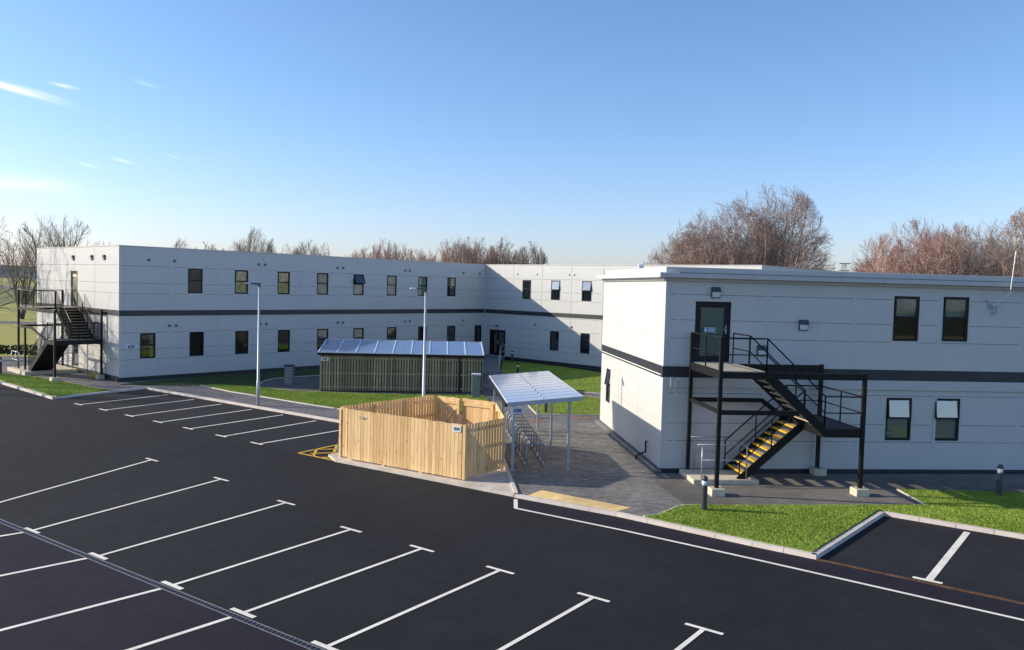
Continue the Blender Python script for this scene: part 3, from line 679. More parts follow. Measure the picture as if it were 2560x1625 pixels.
t_.fbox(frL, -.04, LEN-.04, -.25, .035, ZT-.03, ZT+.012); t_.fbox(frE, .27, DEP+.03, -.25, .035, ZT-.03, ZT+.010); t_.fbox(frM, .04, MLEN+.03, -.25, .035, ZT-.03, ZT+.014); t_.fbox(frMe, .26, 14, -.25, .035, ZT-.03, ZT+.011)
t_.fbox(frL, -.02, .10, 0, .012, ZB, ZT-.09); t_.fbox(frE, .02, .10, 0, .012, ZB, ZT-.09); t_.fbox(frM, .0, .06, .0, .05, ZB, ZT-.09)
t_.build('roof_trim', MT['trim'], B)
b_ = MB(); b_.fbox(frL, -.012, LEN-.02, -.01, .016, B0, B1).fbox(frE, .0, DEP, -.01, .015, B0, B1-.001).fbox(frM, .02, MLEN, -.01, .017, B0, B1)
b_.fbox(frMe, 0, 14, -.01, .014, B0, B1); b_.build('dark_band', MT['band'], B)
fl = MB(); fl.fbox(frL, -.02, LEN-.02, .016, .035, B0-.03, B0+.02).fbox(frM, .02, MLEN, .016, .035, B0-.03, B0+.02).fbox(frE, 0, DEP, .016, .034, B0-.03, B0+.02); fl.build('flashing', MT['trim'], B)
pl = MB(); pl.fbox(frL, -.03, LEN, -.06, -.01, -.02, ZB+.01).fbox(frL, -.2, LEN-.15, -.01, .16, -.02, .20).fbox(frE, .02, DEP, -.06, -.012, -.02, ZB+.01).fbox(frM, .0, MLEN, -.06, -.011, -.02, ZB+.01).fbox(frM, .17, MLEN, -.01, .15, -.02, .19); pl.build('plinth', MT['band'], B)
j_ = MB(); sm = [2.97+3.08*i for i in range(9)]
joints(j_, frL, (6.83, 5.825, 5.21), 0, LEN, Lw_u, sm); joints(j_, frL, (2.93, 1.94, 1.34), 0, LEN, Lw_l+[Ld], sm)
smM = [.1, 3.2, 6.27, 9.27, 12.3, 15.4, 18.4, 21.5]
joints(j_, frM, (6.83, 5.825, 5.17), 0, MLEN, Mw_u, smM); joints(j_, frM, (2.83, 1.63, 1.17), 0, MLEN, Mw_l+[Md], smM)
smE = [3.65, 6.95, 10.56]; joints(j_, frE, (6.86, 5.82, 5.23, 2.95, 1.94, 1.34), 0, DEP, [Ed1, Ed0], smE, gap=.03)
for s in smE: j_.fbox(frE, s-.012, s+.012, -.01, .004, B1+.01, 6.45 if 6.4 < s < 7.7 else ZT-.12) if not 6.4 < s < 7.7 else j_.fbox(frE, s-.012, s+.012, -.01, .004, 6.52, ZT-.12)
wB.merge(j_, MT['joint'])
s_ = MB()
for s in smM[1:]: s_.fbox(frM, s-.05, s+.05, -.01, .012, ZB+.02, B0-.04); s_.fbox(frM, s-.05, s+.05, -.01, .012, B1+.01, ZT-.10)
for s in sm: s_.fbox(frL, s-.045, s+.045, -.01, .008, ZB+.02, B0-.04); s_.fbox(frL, s-.045, s+.045, -.01, .008, B1+.01, ZT-.10)
wB.merge(s_, MT['clad']); wB.build('wall', MT['clad'], B)
ub = [('room', 'room'), ('board_tan', 'board_tan'), ('board_tan', 'board_tan'), ('blind_pale', 'blind_pale'), ('room', 'blind_pale'), ('blind_pale', 'blind_pale'), ('blind_pale', 'blind_pale'), ('blind_pale', 'room')]
for i, h in enumerate(Lw_u): window(frL, *h, B, ub[i], 'glass', opened=24 if i == 4 else 0)
lb = [('room', 'room'), ('room', 'room'), ('room', 'room'), ('room', 'room'), ('blind_pale', 'room'), ('blind_pale', 'room'), ('room', 'room'), ('room', 'room'), ('room', 'room')]
for i, h in enumerate(Lw_l): window(frL, *h, B, lb[i])
cu = MB()
for (zz0, zz1) in ((1.46, 2.1), (2.2, 2.82)):
    for k in range(5): cu.fbox(frL, 1.82+k*.04, 1.85+k*.04, -.14-.02*(k % 2), -.11-.02*(k % 2), zz0, zz1)
cu.build('curtain', MT['curtain'], B)
for i, h in enumerate(Mw_u): window(frM, *h, B, ('room', 'room'), 'glass_mirror' if i else 'glass', opened=(0, 8, 11)[i])
for i, h in enumerate(Mw_l): window(frM, *h, B, ('room', 'room'), 'glass')
door(frL, *Ld, B); door(frM, *Md, B, leaves=2); door(frE, *Ed1, B, inner='blind_pale'); door(frE, *Ed0, B, inner='blind_pale')
for a in (1.69, 3.22, 8.83, 9.30, 15.0, 15.49, 21.2, 21.65, 27.4, 29.3): vent(frL, a, 7.21, B)
for a in (2.94, 3.34, 8.97, 9.43, 15.08, 15.56, 21.3, 21.75, 27.5): vent(frL, a, 3.30, B)
for a in (1.45, 3.62, 5.75, 9.03, 9.53): vent(frM, a, 7.24, B, mat='trim')
for a in (5.73, 9.45): vent(frM, a, 3.2, B)
for a in (7.2, 4.1, 2.17): wall_light(frE, a, 7.29, B, .85)
wall_light(frM, 1.52, 2.78, B, .9)
sign(frL, .32, 1.04, 1.95, 2.24, '630', .26, .012, 'white plate numbered 630 beside the first ground-floor window of the shaded facade')

# ------------------------------------------------------------------ the right-hand building
RC = (5.1164, 27.0428); RD = (0.995204, 0.097814); RN = (0.097814, -0.995204)
frR = Frame(RC, RD, RN); frRl = Frame(RC, (-RN[0], -RN[1]), (-RD[0], -RD[1]))
MT['jointpale'] = flat('pale_joint', (.40, .39, .37), .6)
R = thing('office_building', (RC[0], RC[1], .1), 'nearer two-storey pale clad building on the right with black escape stairs', 'building')
RL, RW = 27.0, 9.87; zb, zt = .222, 6.567; rb0, rb1 = 3.325, 3.69
Rw = [(8.06, 9.0, 4.70, 6.25), (9.86, 10.82, 4.72, 6.27), (7.96, 8.90, 1.235, 2.725), (9.70, 10.68, 1.235, 2.725)]
for k in range(3): Rw += [(14.2+k*4.4, 15.14+k*4.4, 4.7, 6.25), (14.2+k*4.4, 15.14+k*4.4, 1.235, 2.725)]
Rd = (1.04, 2.28, 3.86, 5.90)
Rlw = (7.93, 8.75, 1.25, 2.72)
w_ = MB(); facade(w_, frR, 0, RL, zb, zt+.3, Rw+[Rd]); facade(w_, frRl, 0, RW, zb, zt+.3, [Rlw])
frRb = Frame((RC[0]-RN[0]*RW, RC[1]-RN[1]*RW), RD, (-RN[0], -RN[1])); facade(w_, frRb, 0, RL, zb, zt+.3, [])
frRe = Frame((RC[0]+RD[0]*RL, RC[1]+RD[1]*RL), (-RN[0], -RN[1]), RD); facade(w_, frRe, 0, RW, zb, zt+.3, [])
wR = w_
q = lambda fr, a, o: (fr(a, o, 0)[0], fr(a, o, 0)[1])
r_ = MB(); r_.prism([q(frR, .02, -.02), q(frR, RL-.02, -.02), q(frR, RL-.02, -RW+.02), q(frR, .02, -RW+.02)], zt+.18, zt+.28); r_.build('roof', MT['roof'], R)
pp = MB(); pp.fbox(frR, -.02, RL, -.25, .02, 6.80, 7.03); pp.fbox(frRl, .26, RW, -.25, .02, 6.801, 7.03)
pp.fbox(frR, -.02, RL, -RW, -RW+.25, 6.80, 7.03); pp.build('parapet', MT['trim_r'], R, bevel=.01)
gt = MB()
for fr, a0, a1 in ((frR, -.30, RL+.3), (frRl, .0, RW+.28)):
    gt.fbox(fr, a0, a1, .0 if fr is frR else .0, .30, 6.665, 6.835)
gt.build('gutter', MT['trim_r'], R, bevel=.012)
sf_ = MB(); sf_.fbox(frR, -.10, RL, .0, .12, 6.57, 6.662); sf_.fbox(frRl, .0, RW, .0, .10, 6.571, 6.662); sf_.build('soffit', MT['seam'], R)
# joints between gutter lengths, and painted shade along its open top
gj = MB()
for k in range(14): gj.fbox(frR, 1.3+k*1.55, 1.306+k*1.55, .296, .302, 6.67, 6.83)
gj.fbox(frR, .35, RL, .27, .306, 6.824, 6.846); gj.fbox(frR, .35, RL, .02, .27, 6.836, 6.842); gj.build('gutter_joints_shade', MT['joint'], R)  # dark line and top sheet stand in for shade inside the open gutter
b_ = MB(); b_.fbox(frR, -.0, RL, -.01, .012, rb0, rb1).fbox(frRl, .0, RW, -.01, .012, rb0-.02, rb1); b_.build('dark_band', MT['band'], R)
lg = MB(); lg.fbox(frR, .25, RL, .0, .07, 2.99, rb0-.002); lg.build('ledge', MT['trim_r'], R, bevel=.01)
lg = MB(); lg.fbox(frRl, .15, RW-.1, .012, .035, 3.375, 3.40); lg.build('flashing', MT['white'], R)
pl = MB(); pl.fbox(frR, .0, RL, -.07, -.01, -.02, zb+.01).fbox(frR, -.20, RL, -.01, .16, -.02, .12).fbox(frRl, .16, RW, -.07, -.011, -.02, zb+.01); pl.build('plinth', MT['band'], R)
MT['plinthgrey'] = flat('plinth_grey', (.17, .165, .165), .8, var=.15)
pl = MB(); pl.fbox(frRl, -.16, RW+.1, -.012, .20, .02, .19); pl.fbox(frRl, -.14, RW+.1, .20, .26, -.02, .11); pl.build('plinth', MT['plinthgrey'], R)
j_ = MB(); sr_ = [.46+3.1*i for i in range(1, 9)]; sr2 = [.46]+sr_
joints(j_, frR, (6.12, 5.262, 4.65), .14, RL, Rw+[Rd], sr_, h=.018, gap=.07); joints(j_, frR, (2.79, 1.778, 1.175), .14, RL, Rw, sr_, h=.018, gap=.07)
wR.merge(j_, MT['joint']); j_ = MB(); joints(j_, frRl, (6.12, 5.262, 4.65, 2.79, 1.778, 1.175), .1, RW-.2, [Rlw], [3.16, 6.38], h=.014, gap=.05)
wR.merge(j_, MT['jointpale'])
s_ = MB()
for s in sr2: s_.fbox(frR, s-.045, s+.045, -.01, .006, zb+.02, 2.98); s_.fbox(frR, s-.045, s+.045, -.01, .006, rb1+.01, 6.56)
for s in (3.16, 6.38): s_.fbox(frRl, s-.04, s+.04, -.01, .006, zb+.02, rb0-.03); s_.fbox(frRl, s-.04, s+.04, -.01, .006, rb1+.01, 6.56)
s_.fbox(frR, 0, .12, -.0, .012, zb, rb0-.003); s_.fbox(frR, 0, .12, -.0, .012, rb1+.002, 6.56)
wR.merge(s_, MT['clad']); wR.build('wall', MT['clad'], R)
for i, h in enumerate(Rw):
    up = h[2] > 4
    window(frR, *h, R, ('blind_pale', 'room') if up else ('room', 'blind_green'), 'glass' if up else 'glass_mirror', opened=0 if up else 7)
window(frRl, *Rlw, R, ('blind_pale', 'blind_pale'), opened=9)
door(frR, *Rd, R, inner='blind_green')
for a, z_ in ((1.71, 6.20), (4.83, 5.17), (3.39, 4.27)): wall_light(frR, a, z_, R, 1.0)
s_ = MB(); s_.fbox(frR, 1.36, 1.80, -.028, -.022, 4.86, 5.02); so_ = s_.build('notice', MT['blue'], loc=frR(1.36, 0, 4.86), label='small blue and white notice on the glass of the upper door', cat='sign')
s_ = MB()
for x0, x1, z0, z1 in ((1.36, 1.80, 5.005, 5.02), (1.36, 1.80, 4.86, 4.872), (1.39, 1.46, 4.89, 4.98), (1.50, 1.76, 4.955, 4.975), (1.52, 1.74, 4.905, 4.925)): s_.fbox(frR, x0, x1, -.0215, -.0205, z0, z1)
s_.build('notice_print', MT['white'], so_)
# hose / overflow pipe low on the left wall
hp = MB(); hp.tube([frRl(1.55, .03, .85), frRl(1.55, .08, .84), frRl(1.56, .08, .46), frRl(1.75, .24, .34), frRl(2.0, .30, .20), frRl(2.05, .30, .03)], .032, 8); hp.build('overflow_pipe', MT['black'], R, smooth=True)
br = MB(); br.fbox(frR, .40, .43, .07, .085, 3.0, 3.28).fbox(frR, .40, .62, .07, .085, 3.25, 3.28); br.build('corner_flashing', MT['white'], R)
# aerial pole on bracket
ae = thing('aerial_pole', frR(11.7, .1, 5.9), 'thin white aerial pole bracketed to the facade at the right edge', 'aerial')
m_ = MB(); m_.tube([frR(11.62, .05, 5.95), frR(11.66, .2, 6.05), frR(12.0, .42, 6.45), frR(12.12, .42, 7.9)], .017, 8); m_.build('pole', MT['plastic_white'], ae, smooth=True)
m_ = MB(); m_.tube([frR(11.45, .02, 6.2), frR(11.5, .06, 6.05), frR(11.62, .1, 6.0), frR(11.62, .06, 5.72), frR(11.75, .06, 5.70), frR(11.78, .1, 6.0)], .018, 6); m_.fbox(frR, 11.5, 11.8, 0, .03, 5.9, 6.0); m_.build('bracket', MT['steel'], ae)
vt = MB(); vt.tube([(4.9, 31.5, 6.85), (4.9, 31.5, 7.15)], .05, 8); vt.tube([(4.86, 31.5, 7.15), (5.05, 31.5, 7.18)], .09, 8); vt.build('roof_vent', MT['plastic_white'], R)
# ------------------------------------------------------------------ timber bin store 634
def V2(p): return Vector((p[0], p[1], 0))
def run_frame(p, q, outward):
    d = (V2(q)-V2(p)).normalized(); n = Vector((-d.y, d.x, 0))
    if n.dot(V2(outward)) < 0: n = -n
    return Frame(p, (d.x, d.y), (n.x, n.y)), (V2(q)-V2(p)).length
def boards(mb, fr, L, z0, z1, bw, gap, o=0, th=.02, jit=.012, seed=1, back=False, start=0):
    r = random.Random(seed); a = start
    while a+bw <= L+.01:
        e = r.uniform(-jit, jit); mb.fbox(fr, a, min(a+bw, L), o, o+th+r.uniform(0, .003), z0+r.uniform(0, .012), z1+e)
        if back and a+bw+gap*.5 < L: mb.fbox(fr, a+bw-.015, min(L, a+bw+gap+.015), o-.09, o-.07, z0, z1-.01)
        a += bw+gap
bs_ = thing('bin_store', (-3, 28, .1), 'open-topped pale timber bin store numbered 634 on a concrete base at the road edge', 'bin store')
PA, PB, PC, PD, PE, PA2 = (-5.52, 27.66), (-1.41, 25.10), (-.22, 26.62), (-.59, 30.15), (-2.95, 31.65), (-5.92, 28.05)
zb0, zb1 = .15, 1.87
f1, L1 = run_frame(PA, PB, (-1, -2)); m = MB(); boards(m, f1, L1, zb0, zb1, .134, .012, .045, seed=3); m.build('front_panel', MT['pine'], bs_)
m = MB()
for z_ in (.45, 1.0, 1.65): m.fbox(f1, .02, L1-.02, -.005, .043, z_-.045, z_+.045)
m.build('rail', MT['pine'], bs_)
f2, L2 = run_frame(PB, PC, (1, -.7)); m = MB(); boards(m, f2, L2, zb0+.03, zb1, .118, .022, .045, seed=5); m.build('side_panel', MT['pine'], bs_)
m = MB()
for z_ in (.45, 1.05, 1.68): m.fbox(f2, .02, L2-.02, -.005, .043, z_-.045, z_+.045)
m.build('rail', MT['pine'], bs_)
f3, L3 = run_frame(PC, PD, (1, 0)); m = MB(); boards(m, f3, L3, zb0, zb1, .125, .02, .045, seed=6); m.build('side_panel', MT['pine'], bs_)
f4, L4 = run_frame(PD, PE, (.5, 1)); m = MB(); boards(m, f4, L4*.56, zb0, zb1, .135, .004, .045, seed=7); m.build('back_panel', MT['pine'], bs_)
m = MB(); boards(m, f4, L4-.06, zb0+.02, zb1-.02, .135, .005, .045, seed=8, start=L4*.56+.06)
gate = m.build('gate', MT['pine'], bs_); m = MB()
ga, gb = L4*.56+.09, L4-.10
for z_ in (.5, 1.66): m.fbox(f4, ga, gb, 0, .043, z_-.05, z_+.05)
m.hexa([f4(ga, .0, 1.55), f4(ga, .04, 1.55), f4(ga+.1, .04, 1.60), f4(ga+.1, .0, 1.60), f4(gb-.1, .0, .5), f4(gb-.1, .04, .5), f4(gb, .04, .56), f4(gb, .0, .56)])
m.build('brace', MT['pine'], gate)
m = MB(); m.fbox(f4, .05, L4*.54, -.0, .043, 1.60, 1.71); m.fbox(f4, .05, L4*.54, 0, .043, .45, .55); m.build('rail', MT['pine'], bs_)
f5, L5 = run_frame(PE, PA2, (-1, .8)); m = MB(); boards(m, f5, L5, zb0, zb1, .125, .022, .045, seed=9); m.build('side_panel', MT['pine'], bs_)
m = MB()
for z_ in (.5, 1.1, 1.66): m.fbox(f5, .02, L5-.02, -.005, .043, z_-.05, z_+.05)
m.build('rail', MT['pine'], bs_)
for fr_, a, o in ((f1, .02, -.06), (f1, L1-.06, -.06), (f1, L1*.35, -.06), (f1, L1*.68, -.06), (f2, L2-.05, -.06), (f3, L3*.5, -.06), (f4, .0, -.05), (f4, L4*.56, -.05), (f4, L4-.05, -.05), (f5, L5*.33, -.05), (f5, L5*.66, -.05), (f5, L5-.06, -.05)):
    m = MB(); m.fbox(fr_, a-.0, a+.10, o-.04, o+.055, .08, 1.80); m.build('post', MT['pine'], bs_)
m = MB(); boards(m, Frame(PA2, (f1.d.x, f1.d.y), (f1.n.x, f1.n.y)), .36, zb0, zb1, .11, .012, .0, seed=11); m.build('end_panel', MT['pine'], bs_)
m = MB(); m.fbox(f1, .55, .85, .068, .085, 1.62, 1.65).fbox(f1, .64, .72, .085, .10, 1.60, 1.67).fbox(f1, .52, .56, .068, .08, 1.60, 1.67); m.build('gate_latch', MT['steel'], bs_)
m = MB(); m.fbox(f1, L1-.005, L1+.095, -.04, .062, .15, 1.87); m.build('post', MT['pine'], bs_)
for k in (.33, .66):
    m = MB(); m.fbox(f1, L1*k-.05, L1*k+.05, .0, .06, .09, .17); m.build('foot_block', MT['concrete'], bs_)
sign(f1, L1-.38, L1-.07, 1.62, 1.82, '634', .14, .072, 'white plate numbered 634 on the front boards of the timber bin store')

# ------------------------------------------------------------------ slatted shelter 635
s5 = thing('slatted_shelter', (-6, 45.2, .1), 'long slatted timber shelter numbered 635 with a sloping clear roof', 'shelter')
f6, L6 = run_frame((-10.62, 44.80), (-1.62, 45.58), (0, -1)); DEPTH = 3.0
m = MB(); r = random.Random(4); a = 0; i = 0
while a < L6-.09:
    if not (L6-1.30 < a < L6-1.16):
        m.fbox(f6, a, a+.094, 0, .022, .16+r.uniform(0, .01), 2.10+r.uniform(-.012, .012))
    a += .1555; i += 1
m.build('front_slats', MT['oldwood'], s5)
m = MB(); m.fbox(f6, .02, L6-.02, -.105, -.095, .17, 2.06); m.build('gap_shade_sheet', MT['boll'], s5); m = MB()  # added dark sheet, stands in for the shade seen through the slat gaps
for z_ in (.35, 1.13, 1.98): m.fbox(f6, .0, L6, -.07, -.002, z_-.045, z_+.045)
m.build('rail', MT['oldwood'], s5)
for fr_, LL in ((Frame(f6(0, 0, 0), (-f6.n.x, -f6.n.y), (-f6.d.x, -f6.d.y)), DEPTH), (Frame(f6(L6, 0, 0), (-f6.n.x, -f6.n.y), (f6.d.x, f6.d.y)), DEPTH)):
    m = MB(); boards(m, fr_, LL, .16, 2.1, .105, .05, 0, seed=12); m.build('end_slats', MT['oldwood'], s5)
m = MB(); boards(m, Frame(f6(0, -DEPTH, 0), (f6.d.x, f6.d.y), (-f6.n.x, -f6.n.y)), L6, .16, 2.1, .105, .05, 0, seed=13); m.build('back_slats', MT['oldwood'], s5)
for k in range(4):
    for o in (-.12, -DEPTH+.1):
        m = MB(); m.fbox(f6, .05+k*(L6-.2)/3, .15+k*(L6-.2)/3, o-.05, o+.05, .08, 2.25-o*.15); m.build('post', MT['black'], s5)
zr = lambda o: 2.29+(-o)*.155
m = MB(); m.hexa([f6(-.12, .16, zr(.16)), f6(L6+.08, .16, zr(.16)), f6(L6+.08, -DEPTH-.1, zr(-DEPTH-.1)), f6(-.12, -DEPTH-.1, zr(-DEPTH-.1))]+[f6(-.12, .16, zr(.16)+.02), f6(L6+.08, .16, zr(.16)+.02), f6(L6+.08, -DEPTH-.1, zr(-DEPTH-.1)+.02), f6(-.12, -DEPTH-.1, zr(-DEPTH-.1)+.02)])
m.build('roof_sheet', MT['poly_blue'], s5)
m = MB()
for k in range(10):
    a = -.10+k*(L6+.16)/9; m.bar(f6(a, .17, zr(.17)+.035), f6(a, -DEPTH-.1, zr(-DEPTH-.1)+.035), .055, .035)
m.bar(f6(-.12, .17, zr(.17)+.03), f6(L6+.08, .17, zr(.17)+.03), .05, .04); m.bar(f6(-.12, -DEPTH-.1, zr(-DEPTH-.1)+.03), f6(L6+.08, -DEPTH-.1, zr(-DEPTH-.1)+.03), .04, .03)
m.build('roof_bars', MT['plastic_white'], s5)
m = MB()
for k in range(9):
    a = -.10+(k+.5)*(L6+.16)/9
    for o in (-.9, -1.9): m.fbox(f6, a-.035, a+.035, o-.035, o+.035, zr(o)+.02, zr(o)+.045)
m.build('roof_fixings', MT['plastic_white'], s5)
m = MB(); m.fbox(f6, -.13, L6+.09, .12, .22, 2.13, 2.27); m.build('front_gutter', MT['black'], s5)
m = MB(); m.fbox(f6, L6-1.33, L6-1.25, -.02, .05, .1, 2.15); m.build('downpipe', MT['black'], s5)
sign(f6, .06, .46, 1.80, 2.02, '635', .16, .025, 'white plate numbered 635 at the left end of the slatted shelter')

# ------------------------------------------------------------------ cycle shelter 636
s6 = thing('cycle_shelter', (1.0, 30.5, .1), 'small open cycle shelter numbered 636 with a pale ribbed roof on silver posts', 'shelter')
f7 = Frame((0.02, 26.60), (-.1045, .9945), (-.9945, -.1045))   # a = away, o = to the left
LS, WS = 7.9, 2.42
zz = lambda o: 2.37+(-o)*.095
m = MB()
for a in (.02, 3.9, LS-.4):
    pass
for a, o, h in ((.05, -.12, 2.33), (.25, -2.03, 2.5), (4.0, -.12, 2.33), (4.05, -2.03, 2.5), (7.75, -.12, 2.33), (7.8, -2.03, 2.5)):
    m = MB(); m.fbox(f7, a-.04, a+.04, o-.04, o+.04, .09, h); m.fbox(f7, a-.075, a+.075, o-.075, o+.075, .09, .105); m.build('post', MT['palegal'], s6)
m = MB()
def slab(mb, a0, a1, o0, o1, t0, t1): mb.hexa([f7(a0, o0, zz(o0)+t0), f7(a0, o1, zz(o1)+t0), f7(a1, o1, zz(o1)+t0), f7(a1, o0, zz(o0)+t0), f7(a0, o0, zz(o0)+t1), f7(a0, o1, zz(o1)+t1), f7(a1, o1, zz(o1)+t1), f7(a1, o0, zz(o0)+t1)])
slab(m, -.02, LS, .09, -WS, .0, .02); m.build('roof_sheet', MT['poly_pale'], s6)
m = MB(); slab(m, -.05, .0, .10, -WS-.02, -.11, .03); slab(m, LS, LS+.05, .10, -WS-.02, -.11, .03); slab(m, .0, LS, -WS, -WS-.03, -.06, .03); m.build('roof_frame', MT['palegal'], s6)
m = MB(); slab(m, .0, LS, .12, .085, .0, .035); m.build('edge_trim', MT['plastic_white'], s6)
m = MB(); m.bar(f7(-.05, .15, 2.29), f7(LS+.05, .15, 2.29), .09, .09); m.build('gutter', MT['black'], s6)
m = MB()
for k in range(1, 11): slab(m, LS*k/11-.010, LS*k/11+.010, .08, -WS, .02, .024)
m.build('roof_ribs', MT['steel'], s6)
m = MB()
for k in range(11): a = LS*(k+.5)/11; slab(m, a-.04, a+.04, -1.1, -1.18, .02, .05)
m.build('roof_fixings', MT['plastic_white'], s6)
fs = Frame(f7(-.06, .0, 0), (.9945, .1045), (.1045, -.9945))
sign(fs, .02, .46, 2.02, 2.24, '636', .17, .0, 'pale plate numbered 636 on the near corner post of the cycle shelter')
rk = thing('bicycle_rack', (.7, 30.5, .1), 'empty toast-rack cycle stand of ten steel hoops under the pale roof', 'bicycle rack')
for k in range(10):
    a = .50+k*.775; c_ = -.98; hw = .325; r_ = .15; pts = [f7(a, c_+hw, .1), f7(a, c_+hw, .92-r_)]
    for t in range(1, 5): an = math.pi/2*t/5; pts.append(f7(a, c_+hw-r_*(1-math.cos(an)), .92-r_+r_*math.sin(an)))
    pts += [f7(a, c_+hw-r_, .92), f7(a, c_-hw+r_, .92)]
    for t in range(1, 5): an = math.pi/2*t/5; pts.append(f7(a, c_-hw+r_-r_*math.sin(an), .92-r_+r_*math.cos(an)))
    pts += [f7(a, c_-hw, .92-r_), f7(a, c_-hw, .1)]
    m = MB(); m.tube(pts, .029, 8); m.build('hoop', MT['steel'], rk, smooth=True)
for s in (-1, 1):
    m = MB(); m.bar(f7(.40, -.98+s*.325, .125), f7(7.6, -.98+s*.325, .125), .06, .035); m.build('floor_rail', MT['steel'], rk)

# ------------------------------------------------------------------ escape stairs
def escape_stair(fr, label, aL, aH, oR, oF, zl, zh, zg, e1, e2, up, low, lowend, zbase, bal, nU, nL, blocks, ztop_landing=1.0, low_nosing='yellow', topext=True):
    s = thing('escape_stair', fr((aL+aH)/2, (oR+oF)/2, .1), label, 'outside stairs'); K = MT['black']
    lo, hi = min, max
    for (a, o, zt_) in ((aL, oF, zl+ztop_landing), (aL, oR, zl+ztop_landing), (aH, oF, zl), (aH, oR, zl)):
        m = MB(); m.fbox(fr, a-.055, a+.055, o-.055, o+.055, zbase[(a, o)], zt_); m.build('post', K, s)
    m = MB()
    m.fbox(fr, lo(aL, aH)+.056, hi(aL, aH)-.056, oF-.04, oF+.04, zl-.22, zl-.03); m.fbox(fr, lo(aL, aH)+.056, hi(aL, aH)-.056, oR-.04, oR+.04, zl-.22, zl-.03)
    m.fbox(fr, aL-.04, aL+.04, oR+.056, oF-.056, zl-.24, zl+.0)
    sg = 1 if aH > aL else -1
    zm = zl-1.25; bend = aL+sg*2.5
    m.fbox(fr, lo(aL+sg*.06, bend), hi(aL+sg*.06, bend), oF-.03, oF+.03, zm-.07, zm+.07); m.fbox(fr, lo(aL+sg*.06, bend), hi(aL+sg*.06, bend), oR-.03, oR+.03, zm-.07, zm+.07)
    m.bar(fr(bend-sg*.02, oR, zm), fr(e2, oR, zh-.13), .06, .15); m.fbox(fr, aL-.03, aL+.03, oR+.06, oF-.06, zm-.05, zm+.07)
    if bal: m.bar(fr(bend-sg*.02, oF, zm), fr(e2, oF, zh-.13), .06, .15)
    m.build('beams', K, s)
    m = MB(); m.fbox(fr, lo(aL, e1), hi(aL, e1), oR-.0, oF-.045, zl-.045, zl); m.build('landing', MT['deck'], s)
    m = MB(); m.fbox(fr, lo(aH, e2)+.056, hi(aH, e2)-.0, oR+.045, oF-.045, zh-.04, zh)
    ml = m.build('half_landing', MT['deck2'], s); m = MB()
    m.fbox(fr, lo(aH, e2), hi(aH, e2), oF-.03, oF+.03, zh-.25, zh+.01).fbox(fr, lo(aH, e2), hi(aH, e2), oR-.03, oR+.03, zh-.25, zh+.01).fbox(fr, aH-.03, aH+.03, oR+.05, oF-.05, zh-.25, zh+.011).fbox(fr, e2-.03, e2+.03, oR+.05, oF-.05, zh-.25, zh-.045)
    m.build('edge_beam', K, ml)
    def flight(a0, z0, a1, z1, lane, n, nosing):
        o0, o1 = lane; m = MB()
        for o in (o0, o1):
            m = MB(); m.bar(fr(a0, o, z0-.10), fr(a1, o, z1-.06), .045, .25); m.build('stringer', K, s)
        if bal:
            m = MB(); m.bar(fr(a0, (o0+o1)/2, z0-.19), fr(a1, (o0+o1)/2, z1-.15), o1-o0-.06, .012); m.build('soffit_plate', K, s)
        for i in range(1, n):
            a = a0+(a1-a0)*i/n; z = z0+(z1-z0)*i/n; dr = 1 if a1 > a0 else -1
            m = MB(); m.fbox(fr, lo(a-dr*.16, a+dr*.11), hi(a-dr*.16, a+dr*.11), o0+.03, o1-.03, z-.03, z); t = m.build('tread', MT['deck3'], s)
            m = MB(); m.fbox(fr, lo(a+dr*.115, a+dr*.03), hi(a+dr*.115, a+dr*.03), o0+.04, o1-.04, z-.04, z+.006); m.build('nosing', MT[nosing], t)
    flight(e1, zl, e2, zh, up, nU, 'deck3' if bal else 'yellow'); flight(e2, zh, lowend, zg, low, nL, low_nosing)
    # guard rails
    def rail(pts, hh=1.0, name='guard_rail', nb=None, posts=()):
        m = MB(); up_ = [Vector(p)+Vector((0, 0, hh)) for p in pts]; m.tube(up_, .024, 6)
        if not bal: m.tube([Vector(p)+Vector((0, 0, hh*.5)) for p in pts], .02, 6)
        else:
            m.tube([Vector(p)+Vector((0, 0, .10)) for p in pts], .018, 5)
            for p, q in zip(pts[:-1], pts[1:]):
                p, q = Vector(p), Vector(q); k = max(1, int((q-p).length/.13))
                for i in range(k):
                    c = p+(q-p)*(i+.5)/k; m.tube([c+Vector((0, 0, .1)), c+Vector((0, 0, hh))], .012, 4, cap=False)
        for p, q in zip(pts[:-1], pts[1:]):
            p, q = Vector(p), Vector(q); L = (q-p).length; k = max(1, round(L/1.15))
            for i in range(k+1):
                c = p+(q-p)*i/k; m.bar(c+Vector((0, 0, -.05)), c+Vector((0, 0, hh)), .035)
        m.build(name, K, s)
    rail([fr(aL, oF, zl), fr(e1, oF, zl)] if up[1] < oF-.5 else [fr(aL, oF, zl), fr(e1, oF, zl), fr(e2, oF, zh)])
    rail([fr(aL, oR, zl), fr(aL, oF, zl)])
    if up[1] < oF-.5:    # upper flight in the rear lane
        rail([fr(e1, up[1], zl), fr(e2, up[1], zh)]); rail([fr(e1, up[0], zl), fr(e2, up[0], zh)]); rail([fr(e1, oF, zl), fr(e1, up[1]+.05, zl)])
    else:
        rail([fr(e1, up[0], zl), fr(e2, up[0], zh)]); rail([fr(e1, oR, zl), fr(e1, up[0]-.05, zl)])
    rail([fr(aH, oR, zh), fr(aH, oF, zh)]); rail([fr(e2, oF, zh), fr(aH, oF, zh)] if not (low[1] > oF-.5) else [fr(aH, oF, zh), fr(e2, oF, zh), fr(lowend, oF, zg)]); rail([fr(e2, oR, zh), fr(aH, oR, zh)])
